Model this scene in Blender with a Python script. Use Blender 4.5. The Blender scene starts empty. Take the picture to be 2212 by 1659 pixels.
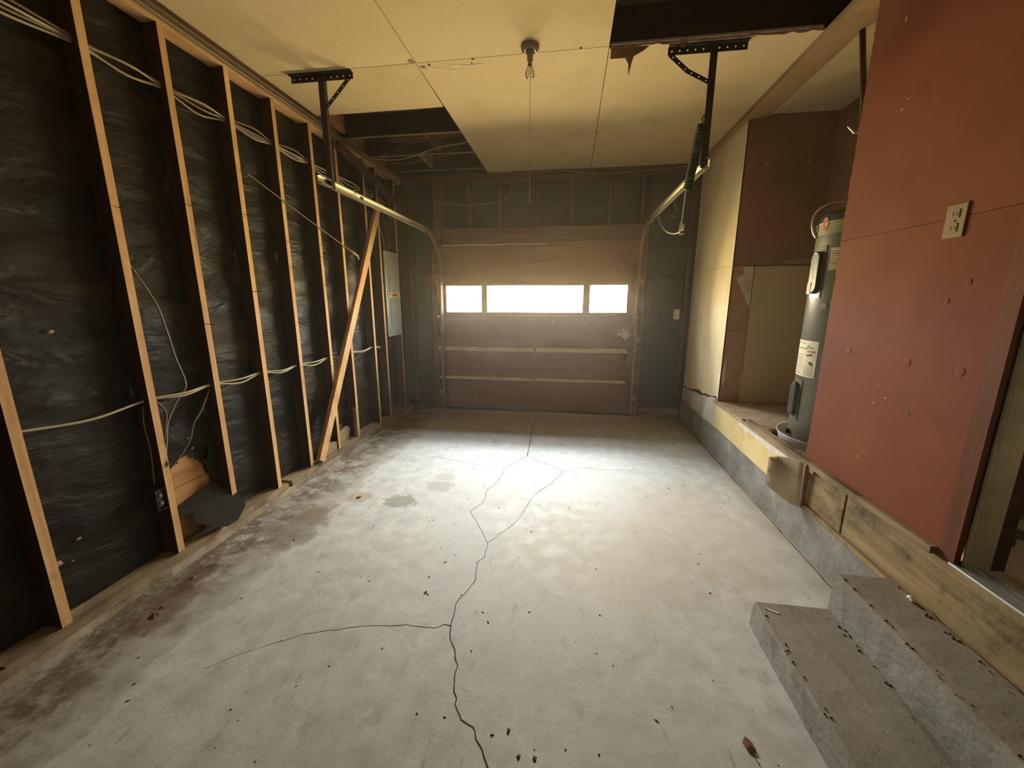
import bpy, bmesh, math, random
from mathutils import Vector, noise
random.seed(4)
R = math.radians
scn = bpy.context.scene
col = scn.collection

# ------------------------------------------------------------------ camera, sky, exposure
cam_d = bpy.data.cameras.new('camera'); cam = bpy.data.objects.new('camera', cam_d); col.objects.link(cam)
cam.location = (0, 0, 1.5); cam.rotation_euler = (R(90 - 12.07), 0, R(8.15))
cam_d.sensor_width = 36; cam_d.lens = 860 / 2212 * 36; cam_d.clip_start = .02
scn.camera = cam
vs = scn.view_settings
vs.view_transform = 'Standard'; vs.look = 'None'; vs.gamma = 1; vs.use_curve_mapping = False
vs.exposure = 1.6
SKY = 46.0
w = bpy.data.worlds.new('sky'); scn.world = w; w.use_nodes = True
wt = w.node_tree; wt.nodes.clear()
wo = wt.nodes.new('ShaderNodeOutputWorld'); wb = wt.nodes.new('ShaderNodeBackground')
wc = wt.nodes.new('ShaderNodeTexCoord'); wsx = wt.nodes.new('ShaderNodeSeparateXYZ'); wr = wt.nodes.new('ShaderNodeValToRGB')
wt.links.new(wc.outputs['Generated'], wsx.inputs[0])
# hazy bright sky above the horizon; below it sunlit ground, with the building's own shade close by
wm = wt.nodes.new('ShaderNodeMath'); wm.operation = 'MULTIPLY_ADD'; wm.inputs[1].default_value = .5; wm.inputs[2].default_value = .5
wt.links.new(wsx.outputs['Z'], wm.inputs[0]); wt.links.new(wm.outputs[0], wr.inputs[0])
el = wr.color_ramp.elements
el[0].position = 0.0; el[0].color = (.10, .085, .06, 1); el[1].position = 1.0; el[1].color = (.85, 1.08, 1.35, 1)
for p_, c_ in ((.10, (.10, .085, .06, 1)), (.30, (.60, .50, .29, 1)), (.495, (.62, .51, .30, 1)), (.505, (.76, .70, .58, 1)), (.65, (.76, .75, .70, 1)), (.72, (1.15, 1.15, 1.14, 1))): e = el.new(p_); e.color = c_
wt.links.new(wr.outputs[0], wb.inputs[0]); wb.inputs[1].default_value = SKY
wt.links.new(wb.outputs[0], wo.inputs[0])
cy = scn.cycles
cy.use_adaptive_sampling = True; cy.adaptive_threshold = .09; cy.adaptive_min_samples = 18
cy.max_bounces = 6; cy.diffuse_bounces = 4; cy.glossy_bounces = 3; cy.transparent_max_bounces = 12
cy.sample_clamp_indirect = 6.0; cy.caustics_reflective = False; cy.caustics_refractive = False
pl = bpy.data.lights.new('window_portal', 'AREA'); pl.shape = 'RECTANGLE'; pl.size = 2.36; pl.size_y = .36
pl.cycles.is_portal = True
po = bpy.data.objects.new('window_portal', pl); col.objects.link(po)
po.location = (-.46, 5.262, 1.495); po.rotation_euler = (R(-90), 0, 0)      # faces into the garage

# ------------------------------------------------------------------ materials
def S(r, g, b):
    f = lambda c: (c / 255 / 12.92) if c / 255 <= .04045 else ((c / 255 + .055) / 1.055) ** 2.4
    return (f(r), f(g), f(b), 1)
class NT:
    def __init__(s, name):
        s.m = bpy.data.materials.new(name); s.m.use_nodes = True; s.t = s.m.node_tree; s.t.nodes.clear()
        s.out = s.n('OutputMaterial'); s.p = s.n('BsdfPrincipled'); s.L(s.p.outputs[0], s.out.inputs[0])
    def n(s, t, **k):
        x = s.t.nodes.new('ShaderNode' + t)
        for a, v in k.items(): setattr(x, a, v)
        return x
    def L(s, a, b): s.t.links.new(a, b)
    def val(s, sock, v):
        if hasattr(v, 'is_output'): s.L(v, sock)
        else: sock.default_value = v
    def math(s, op, a, b=0.0, c=0.0, clamp=False):
        x = s.n('Math', operation=op, use_clamp=clamp)
        s.val(x.inputs[0], a); s.val(x.inputs[1], b); s.val(x.inputs[2], c); return x.outputs[0]
    def noise(s, vec, scale, detail=4, rough=.55, dist=0):
        x = s.n('TexNoise'); s.L(vec, x.inputs['Vector']); x.inputs['Scale'].default_value = scale
        x.inputs['Detail'].default_value = detail; x.inputs['Roughness'].default_value = rough
        x.inputs['Distortion'].default_value = dist; return x.outputs['Fac']
    def ramp(s, fac, *st):
        x = s.n('ValToRGB'); s.L(fac, x.inputs[0]); r = x.color_ramp
        while len(r.elements) < len(st): r.elements.new(.5)
        for e_, (p, c) in zip(r.elements, st): e_.position = p; e_.color = c
        return x.outputs[0]
    def mr(s, v, a, b, c=0.0, d=1.0):
        x = s.n('MapRange', interpolation_type='SMOOTHSTEP'); s.L(v, x.inputs[0])
        for i, q in enumerate((a, b, c, d)): x.inputs[i + 1].default_value = q
        return x.outputs[0]
    def mix(s, f, a, b, mode='MIX'):
        x = s.n('Mix', data_type='RGBA', blend_type=mode); s.val(x.inputs[0], f)
        s.val(x.inputs[6], a); s.val(x.inputs[7], b); return x.outputs[2]
    def coord(s, scale=(1, 1, 1), rnd=True):
        tc = s.n('TexCoord'); mp = s.n('Mapping'); mp.inputs['Scale'].default_value = scale
        v = tc.outputs['Object']
        if rnd:
            oi = s.n('ObjectInfo'); ad = s.n('VectorMath', operation='ADD'); s.L(v, ad.inputs[0])
            sc = s.math('MULTIPLY', oi.outputs['Random'], 37.0); s.L(sc, ad.inputs[1]); v = ad.outputs[0]
        s.L(v, mp.inputs['Vector']); return mp.outputs[0]
    def bump(s, h, strength, dist=.01):
        b = s.n('Bump'); b.inputs['Strength'].default_value = strength; b.inputs['Distance'].default_value = dist
        s.L(h, b.inputs['Height']); s.L(b.outputs[0], s.p.inputs['Normal'])
def mott(name, c1, c2, scale=5, rough=.8, stretch=(1, 1, 1), bump=.2, bscale=None, metal=0, fine=.0, spec=.4, detail=6, dirt=None, dirt_amt=.5):
    k = NT(name); v = k.coord(stretch)
    c = k.ramp(k.noise(v, scale, detail), (.3, c1), (.72, c2))
    if fine:
        f = k.noise(v, scale * 9, 3); c = k.mix(fine, c, k.ramp(f, (.3, (.25, .25, .25, 1)), (.7, (1, 1, 1, 1))), 'MULTIPLY')
    if dirt:
        d = k.noise(k.coord((1, 1, 1)), 2.3, 6, .65); c = k.mix(k.math('MULTIPLY', k.mr(d, .5, .72), dirt_amt), c, dirt)
    k.L(c, k.p.inputs['Base Color']); k.p.inputs['Roughness'].default_value = rough
    k.p.inputs['Metallic'].default_value = metal; k.p.inputs['Specular IOR Level'].default_value = spec
    if bump: k.bump(k.noise(v, bscale or scale * 4, 5), bump)
    return k.m
def flat(name, c, rough=.5, metal=0, spec=.4):
    k = NT(name); v = k.coord(); f = k.noise(v, 14, 3)
    d = tuple(x * .82 for x in c[:3]) + (1,)
    k.L(k.ramp(f, (.3, d), (.6, c)), k.p.inputs['Base Color'])
    k.p.inputs['Roughness'].default_value = rough; k.p.inputs['Metallic'].default_value = metal
    k.p.inputs['Specular IOR Level'].default_value = spec; return k.m
def wood(name, c1, c2, axis, rough=.75, dirt=None, dirt_amt=.5, ring=9):
    st = [1, 1, 1]; st['xyz'.index(axis)] = .06
    k = NT(name); v = k.coord(tuple(st)); n1 = k.noise(v, ring * 4, 5, .6, .6); n2 = k.noise(v, ring, 3)
    c = k.ramp(n1, (.3, c1), (.68, c2)); c = k.mix(.35, c, k.ramp(n2, (.35, tuple(x * .55 for x in c1[:3]) + (1,)), (.7, c2)))
    kn = k.noise(k.coord((1, 1, 1)), 7, 2)                                 # knots and stains
    c = k.mix(k.mr(kn, .68, .8, 0, .5), c, tuple(x * .3 for x in c1[:3]) + (1,))
    if dirt:
        d = k.noise(k.coord((1, 1, 1)), 3.1, 6, .7); c = k.mix(k.math('MULTIPLY', k.mr(d, .45, .7), dirt_amt), c, dirt)
    k.L(c, k.p.inputs['Base Color']); k.p.inputs['Roughness'].default_value = rough; k.p.inputs['Specular IOR Level'].default_value = .25
    k.bump(n1, .25, .004); return k.m

M = {}
for ax in 'xyz':
    M['stud_' + ax] = wood('fir_wood_' + ax, S(202, 150, 96), S(232, 188, 132), ax, dirt=S(164, 106, 68), dirt_amt=.4)
    M['old_' + ax] = wood('weathered_wood_' + ax, S(128, 108, 82), S(176, 152, 118), ax, dirt=S(84, 68, 50), dirt_amt=.6)
    M['grime_' + ax] = wood('dark_brown_wood_' + ax, S(58, 38, 26), S(78, 52, 36), ax, dirt=S(40, 27, 18))
    M['joist_' + ax] = wood('dark_aged_wood_' + ax, S(78, 54, 40), S(112, 80, 58), ax, dirt=S(52, 38, 28))
    M['rim_' + ax] = wood('rim_wood_' + ax, S(140, 118, 84), S(188, 164, 122), ax, dirt=S(66, 52, 38), dirt_amt=.9)
M['ply'] = wood('siding_ply', S(176, 128, 78), S(214, 166, 108), 'y', ring=5)
M['alcfloor'] = wood('platform_plywood', S(150, 128, 106), S(190, 168, 142), 'x', dirt=S(110, 92, 76), ring=6)
M['ceil'] = mott('ceiling_drywall', S(206, 182, 134), S(218, 196, 150), 1.1, .9, bump=.12, bscale=40, dirt=S(176, 150, 104), dirt_amt=.35)
M['beam'] = mott('stained_beam_board', S(172, 138, 94), S(192, 160, 114), 2.5, .9, (1, .3, 1), bump=.1, dirt=S(140, 104, 66), dirt_amt=.5)
M['scuff'] = flat('ceiling_scuff', S(224, 204, 160), .9)
M['dryw'] = mott('cream_wall_drywall', S(232, 212, 166), S(244, 228, 190), 2.2, .85, (1, 2.5, .35), bump=.12, dirt=S(206, 178, 130), dirt_amt=.4)
M['strip'] = mott('yellow_drywall_strip', S(222, 196, 132), S(236, 214, 158), 3, .85, bump=.15, dirt=S(160, 128, 84), dirt_amt=.5)
M['whitestrip'] = mott('white_drywall_strip', S(206, 198, 178), S(228, 222, 206), 5, .9, bump=.2, dirt=S(150, 122, 84), dirt_amt=.55)
M['gyps'] = mott('torn_gypsum', S(214, 208, 192), S(238, 234, 222), 16, .95, bump=.5)
M['brown'] = mott('brown_paper_drywall', S(140, 106, 80), S(156, 120, 92), 1.5, .85, bump=.08, dirt=S(96, 70, 50), dirt_amt=.4)
M['brown2'] = mott('tan_paper_drywall', S(166, 132, 102), S(184, 150, 118), 3, .85, bump=.1, dirt=S(100, 78, 58), dirt_amt=.4)
M['grayboard'] = mott('grey_beige_drywall', S(196, 178, 142), S(206, 188, 152), 1.2, .85, bump=.05)
M['lip'] = mott('dirty_concrete_lip', S(112, 96, 74), S(172, 156, 130), 7, .95, (1, .6, 1), bump=.5, bscale=40, dirt=S(74, 60, 44), dirt_amt=.7)
M['peel'] = mott('drywall_back_paper', S(178, 164, 136), S(200, 186, 158), 4, .9, bump=.15, dirt=S(140, 118, 86), dirt_amt=.4)
M['red'] = mott('oxblood_painted_panel', S(120, 65, 45), S(137, 80, 55), 1.6, .75, bump=.06, dirt=S(100, 52, 42), dirt_amt=.4, spec=.15)
M['redtrim'] = mott('worn_red_trim', S(104, 62, 42), S(128, 80, 56), 8, .75, (1, 1, .1), bump=.15, spec=.2)
M['dent'] = flat('filled_dent', S(138, 74, 54), .6)
M['chip'] = flat('paint_chip', S(182, 140, 108), .8)
M['dark'] = mott('dark_sheathing', S(44, 47, 43), S(60, 62, 56), 1.4, .8, (1, 1, .4), bump=.12, dirt=S(66, 60, 50), dirt_amt=.4)
M['header'] = wood('stained_header', S(96, 66, 50), S(120, 86, 66), 'x', .7)
M['door'] = mott('brown_door_skin', S(118, 82, 62), S(138, 98, 76), 1.1, .62, (1, 1, 1.6), bump=.06, dirt=S(138, 112, 90), dirt_amt=.45)
M['dust_gaplight'] = mott('dusty_ledge_gaplight', S(196, 178, 150), S(226, 212, 186), 14, .95, (.4, 1, 1), bump=.5)  # dust on the rails, also the painted light line above the door
M['galv'] = mott('galvanised_steel', S(196, 186, 160), S(226, 218, 196), 9, .34, (1, .15, 1), bump=.04, metal=.85)
M['track_d'] = mott('dusty_track', S(120, 104, 84), S(150, 132, 108), 9, .6, bump=.05, metal=.3)
M['steel'] = mott('dark_steel', S(52, 44, 38), S(74, 62, 52), 12, .55, bump=.1, metal=.6)
M['spring'] = mott('oiled_spring', S(40, 42, 40), S(64, 66, 62), 20, .5, bump=0, metal=.7)
M['panel'] = flat('grey_enamel', S(170, 176, 170), .35, .1)
M['panel_d'] = flat('grey_enamel_recess', S(140, 146, 140), .4, .1)
M['white'] = flat('off_white_plastic', S(236, 230, 214), .4)
M['ivory'] = flat('ivory_plastic', S(134, 108, 64), .6)
M['porc'] = flat('glazed_porcelain', S(150, 134, 122), .18, 0, .6)
M['brass'] = flat('old_brass', S(150, 122, 74), .35, .9)
M['cable'] = flat('pale_cable', S(176, 162, 130), .55)
M['cable_g'] = flat('grey_cable', S(140, 128, 106), .6)
M['cable_d'] = flat('dusty_brown_cable', S(128, 104, 78), .7)
M['cord'] = flat('cotton_cord', S(190, 172, 136), .8)
M['heater'] = mott('heater_enamel', S(106, 103, 88), S(116, 113, 97), 2, .32, bump=0, spec=.5)
M['heater_d'] = flat('heater_cover', S(62, 64, 60), .4)
M['heater_band'] = flat('heater_band', S(152, 148, 112), .4)
M['label'] = flat('paper_label', S(222, 210, 176), .6)
M['ink'] = flat('black_ink', S(60, 54, 46), .6)
M['inkg'] = flat('grey_ink', S(150, 140, 120), .6)
M['redink'] = flat('red_ink', S(190, 48, 40), .5)
M['pan'] = flat('aluminium_pan', S(236, 236, 236), .45, .05)
M['alu'] = mott('aluminium_threshold', S(170, 172, 170), S(214, 214, 212), 12, .38, (1, .1, 1), bump=.05, metal=.8)
M['black'] = flat('black_rubber', S(30, 28, 26), .6)
M['crack'] = flat('crack_shadow', S(70, 66, 60), .95, 0, .1)
M['leaf'] = flat('dry_leaf', S(92, 62, 38), .8)
M['clump'] = mott('brown_clump', S(96, 64, 38), S(128, 90, 56), 30, .95, bump=.6)
M['crumb'] = flat('dark_crumb', S(74, 66, 56), .9)
M['cloth'] = flat('pale_cloth', S(190, 166, 124), .9)
M['beige'] = flat('beige_trim', S(172, 165, 140), .5)
M['intwall'] = flat('house_wall', S(190, 176, 140), .8)
M['intfloor'] = wood('house_floor', S(138, 126, 104), S(162, 150, 126), 'y', .5)
M['green'] = flat('dark_green_box', S(52, 62, 50), .6)
M['darkwood'] = wood('dark_shelf', S(60, 46, 32), S(80, 62, 44), 'y', .6)
M['carton'] = flat('cream_carton', S(196, 184, 140), .7)
M['roofing'] = flat('dark_soffit', S(70, 56, 46), .9)

k = NT('tar_paper'); v = k.coord((1, .5, 1.6), False)
c = k.ramp(k.noise(v, 2.2, 7, .62), (.3, S(20, 17, 12)), (.55, S(38, 31, 20)), (.8, S(84, 67, 41)))
k.L(c, k.p.inputs['Base Color']); k.L(k.mr(k.noise(v, 5, 4), .3, .7, .5, .75), k.p.inputs['Roughness']); k.p.inputs['Specular IOR Level'].default_value = .25
k.bump(k.noise(k.coord((1, .7, 2.0), False), 2.6, 4, .55, .5), .8, .06); M['tar'] = k.m
M['flap'] = mott('torn_tar_paper', S(34, 33, 26), S(48, 46, 36), 5, .85, bump=.2, spec=.15)

k = NT('concrete_curb'); v = k.coord((1, 1, 1), False)
c = k.ramp(k.noise(v, 6, 8, .65), (.3, S(118, 115, 109)), (.6, S(154, 151, 144)), (.8, S(186, 181, 171)))
c = k.mix(k.mr(k.noise(v, 70, 3), .54, .7, 0, .35), c, S(100, 94, 86)); c = k.mix(k.mr(k.noise(v, 1.7, 3), .5, .68, 0, .4), c, S(150, 118, 98))
k.L(c, k.p.inputs['Base Color']); k.p.inputs['Roughness'].default_value = .95; k.bump(k.noise(v, 40, 6, .7), .6, .01); M['curb'] = k.m

k = NT('concrete_step'); v = k.coord((1, .5, 1), False)
c = k.ramp(k.noise(v, 4, 8, .6), (.3, S(132, 125, 113)), (.7, S(160, 152, 139)))
c = k.mix(k.mr(k.noise(v, 110, 3), .60, .70, 0, .55), c, S(80, 73, 63)); c = k.mix(k.mr(k.noise(v, 2.2, 5), .45, .7, 0, .5), c, S(124, 106, 84)); c = k.mix(k.mr(k.noise(k.coord((1, .12, 1), False), 12, 5), .5, .75, 0, .5), c, S(104, 88, 70))
k.L(c, k.p.inputs['Base Color']); k.p.inputs['Roughness'].default_value = .9; k.bump(k.noise(v, 45, 6, .7), .45, .008); M['step'] = k.m

M['riser'] = mott('step_riser_concrete', S(146, 144, 136), S(170, 168, 160), 5, .92, (1, .5, 1), bump=.5, bscale=60, fine=.25, dirt=S(112, 104, 92), dirt_amt=.4)
# floor: trowelled slab, dirt along the left wall, damp patches, rust and scuffs
k = NT('concrete_floor'); tc = k.n('TexCoord'); P = tc.outputs['Object']; sx = k.n('SeparateXYZ'); k.L(P, sx.inputs[0]); fx, fy = sx.outputs[0], sx.outputs[1]
n1 = k.noise(P, 1.6, 8, .6); n2 = k.noise(P, 9, 8, .62); n3 = k.noise(P, 70, 4)
c = k.ramp(n1, (.3, S(176, 176, 170)), (.55, S(196, 196, 190)), (.75, S(208, 207, 201)))
c = k.mix(.45, c, k.ramp(n2, (.3, S(148, 146, 139)), (.65, S(213, 212, 206))))
c = k.mix(k.mr(n3, .62, .74, 0, .35), c, S(120, 114, 104))
c = k.mix(k.mr(k.noise(P, 3.1, 6, .7), .55, .75, 0, .35), c, S(172, 156, 130))
def streak(sx_, sy_, rot, sc, a, b, amt, colr):
    global c
    mp = k.n('Mapping'); mp.inputs['Scale'].default_value = (sx_, sy_, 1); mp.inputs['Rotation'].default_value = (0, 0, rot); k.L(P, mp.inputs['Vector'])
    c = k.mix(k.mr(k.noise(mp.outputs[0], sc, 4, .6), a, b, 0, amt), c, colr)
streak(1, .12, .5, 26, .66, .72, .45, S(112, 108, 100)); streak(1, .16, 2.2, 34, .67, .73, .4, S(116, 110, 100)); streak(1, .2, 1.2, 18, .66, .74, .4, S(226, 224, 218))
streak(1, .5, .2, 11, .6, .7, .3, S(128, 122, 110)); streak(1, 1, 0, 150, .68, .74, .5, S(96, 90, 82))
nz = k.noise(P, 2.7, 6, .7)
xx = k.math('ADD', fx, k.math('MULTIPLY', k.math('SUBTRACT', nz, .5), .55))
dirt = k.mr(xx, -1.52, -1.80); dc = k.ramp(k.noise(P, 6, 8, .7), (.3, S(104, 88, 68)), (.55, S(148, 132, 110)), (.75, S(186, 174, 154)))
c = k.mix(k.math('MULTIPLY', dirt, k.mr(k.noise(P, 4.3, 6, .65), .3, .7, .25, .85)), c, dc)
c = k.mix(k.math('MULTIPLY', k.mr(k.math('ABSOLUTE', k.math('ADD', xx, 1.62)), .05, 0.0), .35), c, S(222, 216, 204))
yy = k.math('ADD', fy, k.math('MULTIPLY', k.math('SUBTRACT', nz, .5), .5))
c = k.mix(k.math('MULTIPLY', k.mr(yy, 4.35, 4.95), .6), c, S(146, 122, 92))
xr = k.math('ADD', fx, k.math('MULTIPLY', k.math('SUBTRACT', nz, .5), .5))
c = k.mix(k.math('MULTIPLY', k.mr(xr, 1.2, 1.45), .55), c, S(158, 140, 116))
gz = k.noise(P, 5.5, 8, .72); ng = k.noise(P, 13, 6, .7)
xg = k.math('ADD', fx, k.math('MULTIPLY', k.math('SUBTRACT', nz, .5), .9))
c = k.mix(k.math('MULTIPLY', k.mr(xg, -1.74, -1.98), k.mr(gz, .40, .56, 0, .9)), c, k.ramp(ng, (.3, S(70, 54, 38)), (.7, S(122, 102, 76))))
c = k.mix(k.math('MULTIPLY', k.mr(xg, -1.55, -1.85), k.mr(gz, .56, .66, 0, .6)), c, S(206, 198, 182))
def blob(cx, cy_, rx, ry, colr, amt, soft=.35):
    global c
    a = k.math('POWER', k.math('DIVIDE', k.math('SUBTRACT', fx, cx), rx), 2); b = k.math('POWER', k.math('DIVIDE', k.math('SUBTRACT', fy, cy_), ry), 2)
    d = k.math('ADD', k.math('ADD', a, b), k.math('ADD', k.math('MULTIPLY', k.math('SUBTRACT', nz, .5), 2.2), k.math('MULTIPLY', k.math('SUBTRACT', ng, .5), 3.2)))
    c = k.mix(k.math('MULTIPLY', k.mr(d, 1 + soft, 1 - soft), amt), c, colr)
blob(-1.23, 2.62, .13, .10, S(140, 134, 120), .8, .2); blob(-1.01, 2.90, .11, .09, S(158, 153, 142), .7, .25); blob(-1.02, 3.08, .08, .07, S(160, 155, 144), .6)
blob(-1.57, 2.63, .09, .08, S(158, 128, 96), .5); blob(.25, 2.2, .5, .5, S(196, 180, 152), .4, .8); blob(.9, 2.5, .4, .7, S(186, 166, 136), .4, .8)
blob(-1.95, 1.42, .1, .16, S(96, 66, 40), .6, .6); blob(-2.0, 1.66, .06, .12, S(84, 60, 40), .7, .6); blob(-1.75, 2.2, .15, .3, S(112, 94, 70), .6, .6)
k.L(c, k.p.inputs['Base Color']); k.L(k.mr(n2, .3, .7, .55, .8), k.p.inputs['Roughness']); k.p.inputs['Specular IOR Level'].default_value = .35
k.bump(k.math('ADD', k.math('MULTIPLY', n2, .7), k.math('MULTIPLY', n3, .3)), .22, .01); M['floor'] = k.m

def glassmat(name, tint, gloss=.06, rough=.02):
    k = NT(name); k.t.nodes.remove(k.p); tr = k.n('BsdfTransparent'); tr.inputs[0].default_value = tint
    gl = k.n('BsdfGlossy'); gl.inputs['Roughness'].default_value = rough; mx = k.n('MixShader'); fr = k.n('LayerWeight'); fr.inputs[0].default_value = .25
    k.L(k.math('ADD', k.math('MULTIPLY', fr.outputs['Fresnel'], .8), gloss, clamp=True), mx.inputs[0])
    k.L(tr.outputs[0], mx.inputs[1]); k.L(gl.outputs[0], mx.inputs[2]); k.L(mx.outputs[0], k.out.inputs[0]); return k.m
M['glass'] = glassmat('window_glass', (.96, .96, .93, 1), .02)
M['bulb'] = glassmat('bulb_glass', (.9, .88, .82, 1), .06)

# ------------------------------------------------------------------ mesh helpers
WORLD = {}
def wloc(o): return WORLD.get(o.name, Vector((0, 0, 0)))
class MB:
    def __init__(s): s.v = []; s.f = []
    def add(s, vs_, fs):
        b = len(s.v); s.v += [tuple(p) for p in vs_]; s.f += [tuple(i + b for i in f) for f in fs]; return s
    def box(s, x0, x1, y0, y1, z0, z1):
        return s.add([(x, y, z) for z in (z0, z1) for y in (y0, y1) for x in (x0, x1)],
                     [(0, 2, 3, 1), (4, 5, 7, 6), (0, 1, 5, 4), (2, 6, 7, 3), (0, 4, 6, 2), (1, 3, 7, 5)])
    def bar(s, a, b, wv, tv):                                              # box from a to b with half-width vectors
        a, b, wv, tv = map(Vector, (a, b, wv, tv)); vs_ = []
        for p in (a, b):
            for i, j in ((-1, -1), (1, -1), (1, 1), (-1, 1)): vs_.append(p + wv * i + tv * j)
        return s.add(vs_, [(3, 2, 1, 0), (4, 5, 6, 7)] + [(i, (i + 1) % 4, 4 + (i + 1) % 4, 4 + i) for i in range(4)])
    def tube(s, pts, r, n=6, cap=True):
        pts = [Vector(p) for p in pts]; rs = r if isinstance(r, (list, tuple)) else [r] * len(pts); b = len(s.v); up = None
        for i, p in enumerate(pts):
            t = (pts[min(i + 1, len(pts) - 1)] - pts[max(i - 1, 0)]).normalized()
            if up is None: up = Vector((0, 0, 1)) if abs(t.z) < .9 else Vector((1, 0, 0))
            u = t.cross(up).normalized(); up = u.cross(t).normalized()
            s.v += [tuple(p + (u * math.cos(2 * math.pi * j / n) + up * math.sin(2 * math.pi * j / n)) * rs[i]) for j in range(n)]
        for i in range(len(pts) - 1):
            for j in range(n):
                s.f.append((b + i * n + j, b + i * n + (j + 1) % n, b + (i + 1) * n + (j + 1) % n, b + (i + 1) * n + j))
        if cap: s.f.append(tuple(b + j for j in range(n))[::-1]); s.f.append(tuple(b + (len(pts) - 1) * n + j for j in range(n)))
        return s
    def lathe(s, prof, c, n=32, a0=0, a1=360):
        b = len(s.v); full = abs(a1 - a0 - 360) < .01; m_ = n if full else n + 1
        for r, z in prof:
            for j in range(m_):
                a = R(a0 + (a1 - a0) * j / n); s.v.append((c[0] + r * math.cos(a), c[1] + r * math.sin(a), c[2] + z))
        for i in range(len(prof) - 1):
            for j in range(n):
                j2 = (j + 1) % m_ if full else j + 1
                s.f.append((b + i * m_ + j, b + i * m_ + j2, b + (i + 1) * m_ + j2, b + (i + 1) * m_ + j))
        return s
    def prism(s, poly, d):                                                 # 3-D polygon extruded by vector d
        d = Vector(d); n = len(poly); b = len(s.v)
        s.v += [tuple(p) for p in poly] + [tuple(Vector(p) + d) for p in poly]
        s.f += [tuple(b + i for i in range(n))[::-1], tuple(b + n + i for i in range(n))] + [(b + i, b + (i + 1) % n, b + n + (i + 1) % n, b + n + i) for i in range(n)]
        return s
    def build(s, name, mat, parent=None, bevel=0, smooth=False, origin=None):
        xs = list(zip(*s.v)); o = Vector([(min(q) + max(q)) / 2 for q in xs]) if origin is None else Vector(origin)
        me = bpy.data.meshes.new(name); me.from_pydata([tuple(Vector(p) - o) for p in s.v], [], s.f); me.update()
        bm = bmesh.new(); bm.from_mesh(me); bmesh.ops.recalc_face_normals(bm, faces=bm.faces); bm.to_mesh(me); bm.free()
        if smooth:
            for p in me.polygons: p.use_smooth = True
        me.materials.append(M[mat]); ob = bpy.data.objects.new(name, me); col.objects.link(ob)
        ob.location = o - (wloc(parent) if parent else Vector()); WORLD[ob.name] = o
        if parent: ob.parent = parent
        if bevel:
            bv = ob.modifiers.new('edge', 'BEVEL'); bv.width = bevel; bv.segments = 2; bv.limit_method = 'ANGLE'
        return ob
def two_tone(o, other, axis):                                               # every face not facing `axis` gets the other finish
    o.data.materials.append(M[other]); ax_ = Vector(axis)
    for p in o.data.polygons:
        if p.normal.dot(ax_) < .7: p.material_index = 1
    return o
def box(name, mat, parent, *b, bevel=0): return MB().box(*b).build(name, mat, parent, bevel)
def tag(o, label, cat=None, group=None, kind=None):
    o['label'] = label
    if cat: o['category'] = cat
    if group: o['group'] = group
    if kind: o['kind'] = kind
    return o
def thing(name, loc, label, cat, group=None, kind=None):
    o = bpy.data.objects.new(name, None); col.objects.link(o); o.empty_display_size = .1; o.location = loc; WORLD[o.name] = Vector(loc)
    return tag(o, label, cat, group, kind)
def spline(pts, n=8):                                                      # Catmull-Rom
    P_ = [Vector(p) for p in pts]; P_ = [P_[0] * 2 - P_[1]] + P_ + [P_[-1] * 2 - P_[-2]]; out = []
    for i in range(1, len(P_) - 2):
        a, b, c_, d = P_[i - 1:i + 3]
        for j in range(n):
            t = j / n; out.append(.5 * ((2 * b) + (c_ - a) * t + (2 * a - 5 * b + 4 * c_ - d) * t * t + (3 * b - a - 3 * c_ + d) * t ** 3))
    return out + [P_[-2]]
def jig(a, b, n, amp, rnd=random):                                         # ragged line between two points (vectors), jitter in given dirs
    a, b = Vector(a), Vector(b); return [a.lerp(b, i / n) + Vector(amp) * rnd.uniform(-1, 1) * (0 if i in (0, n) else 1) for i in range(n + 1)]
def text_mesh(txt, size):
    cu = bpy.data.curves.new('t', 'FONT'); cu.body = txt; cu.size = size; cu.align_x = 'CENTER'; cu.align_y = 'CENTER'; cu.resolution_u = 3
    ob = bpy.data.objects.new('t', cu); col.objects.link(ob); dg = bpy.context.evaluated_depsgraph_get(); dg.update()
    me = bpy.data.meshes.new_from_object(ob.evaluated_get(dg)); vs_ = [tuple(v_.co) for v_ in me.vertices]; fs = [tuple(p.vertices) for p in me.polygons]
    bpy.data.objects.remove(ob); bpy.data.curves.remove(cu); bpy.data.meshes.remove(me); return vs_, fs

# ------------------------------------------------------------------ THE SETTING
LX, RX, YB, CZ = -2.165, 1.447, 5.19, 3.0           # stud faces left, wall face right, rear framing, ceiling
YN = -1.25                                          # wall behind the viewpoint
# outdoors
ov = box('overhang_outside', 'roofing', None, -3.2, 3.2, YB + .12, YB + 1.33, 3.30, 3.42)
tag(ov, 'upper storey overhang outside above the garage door', 'overhang', kind='structure')

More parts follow.
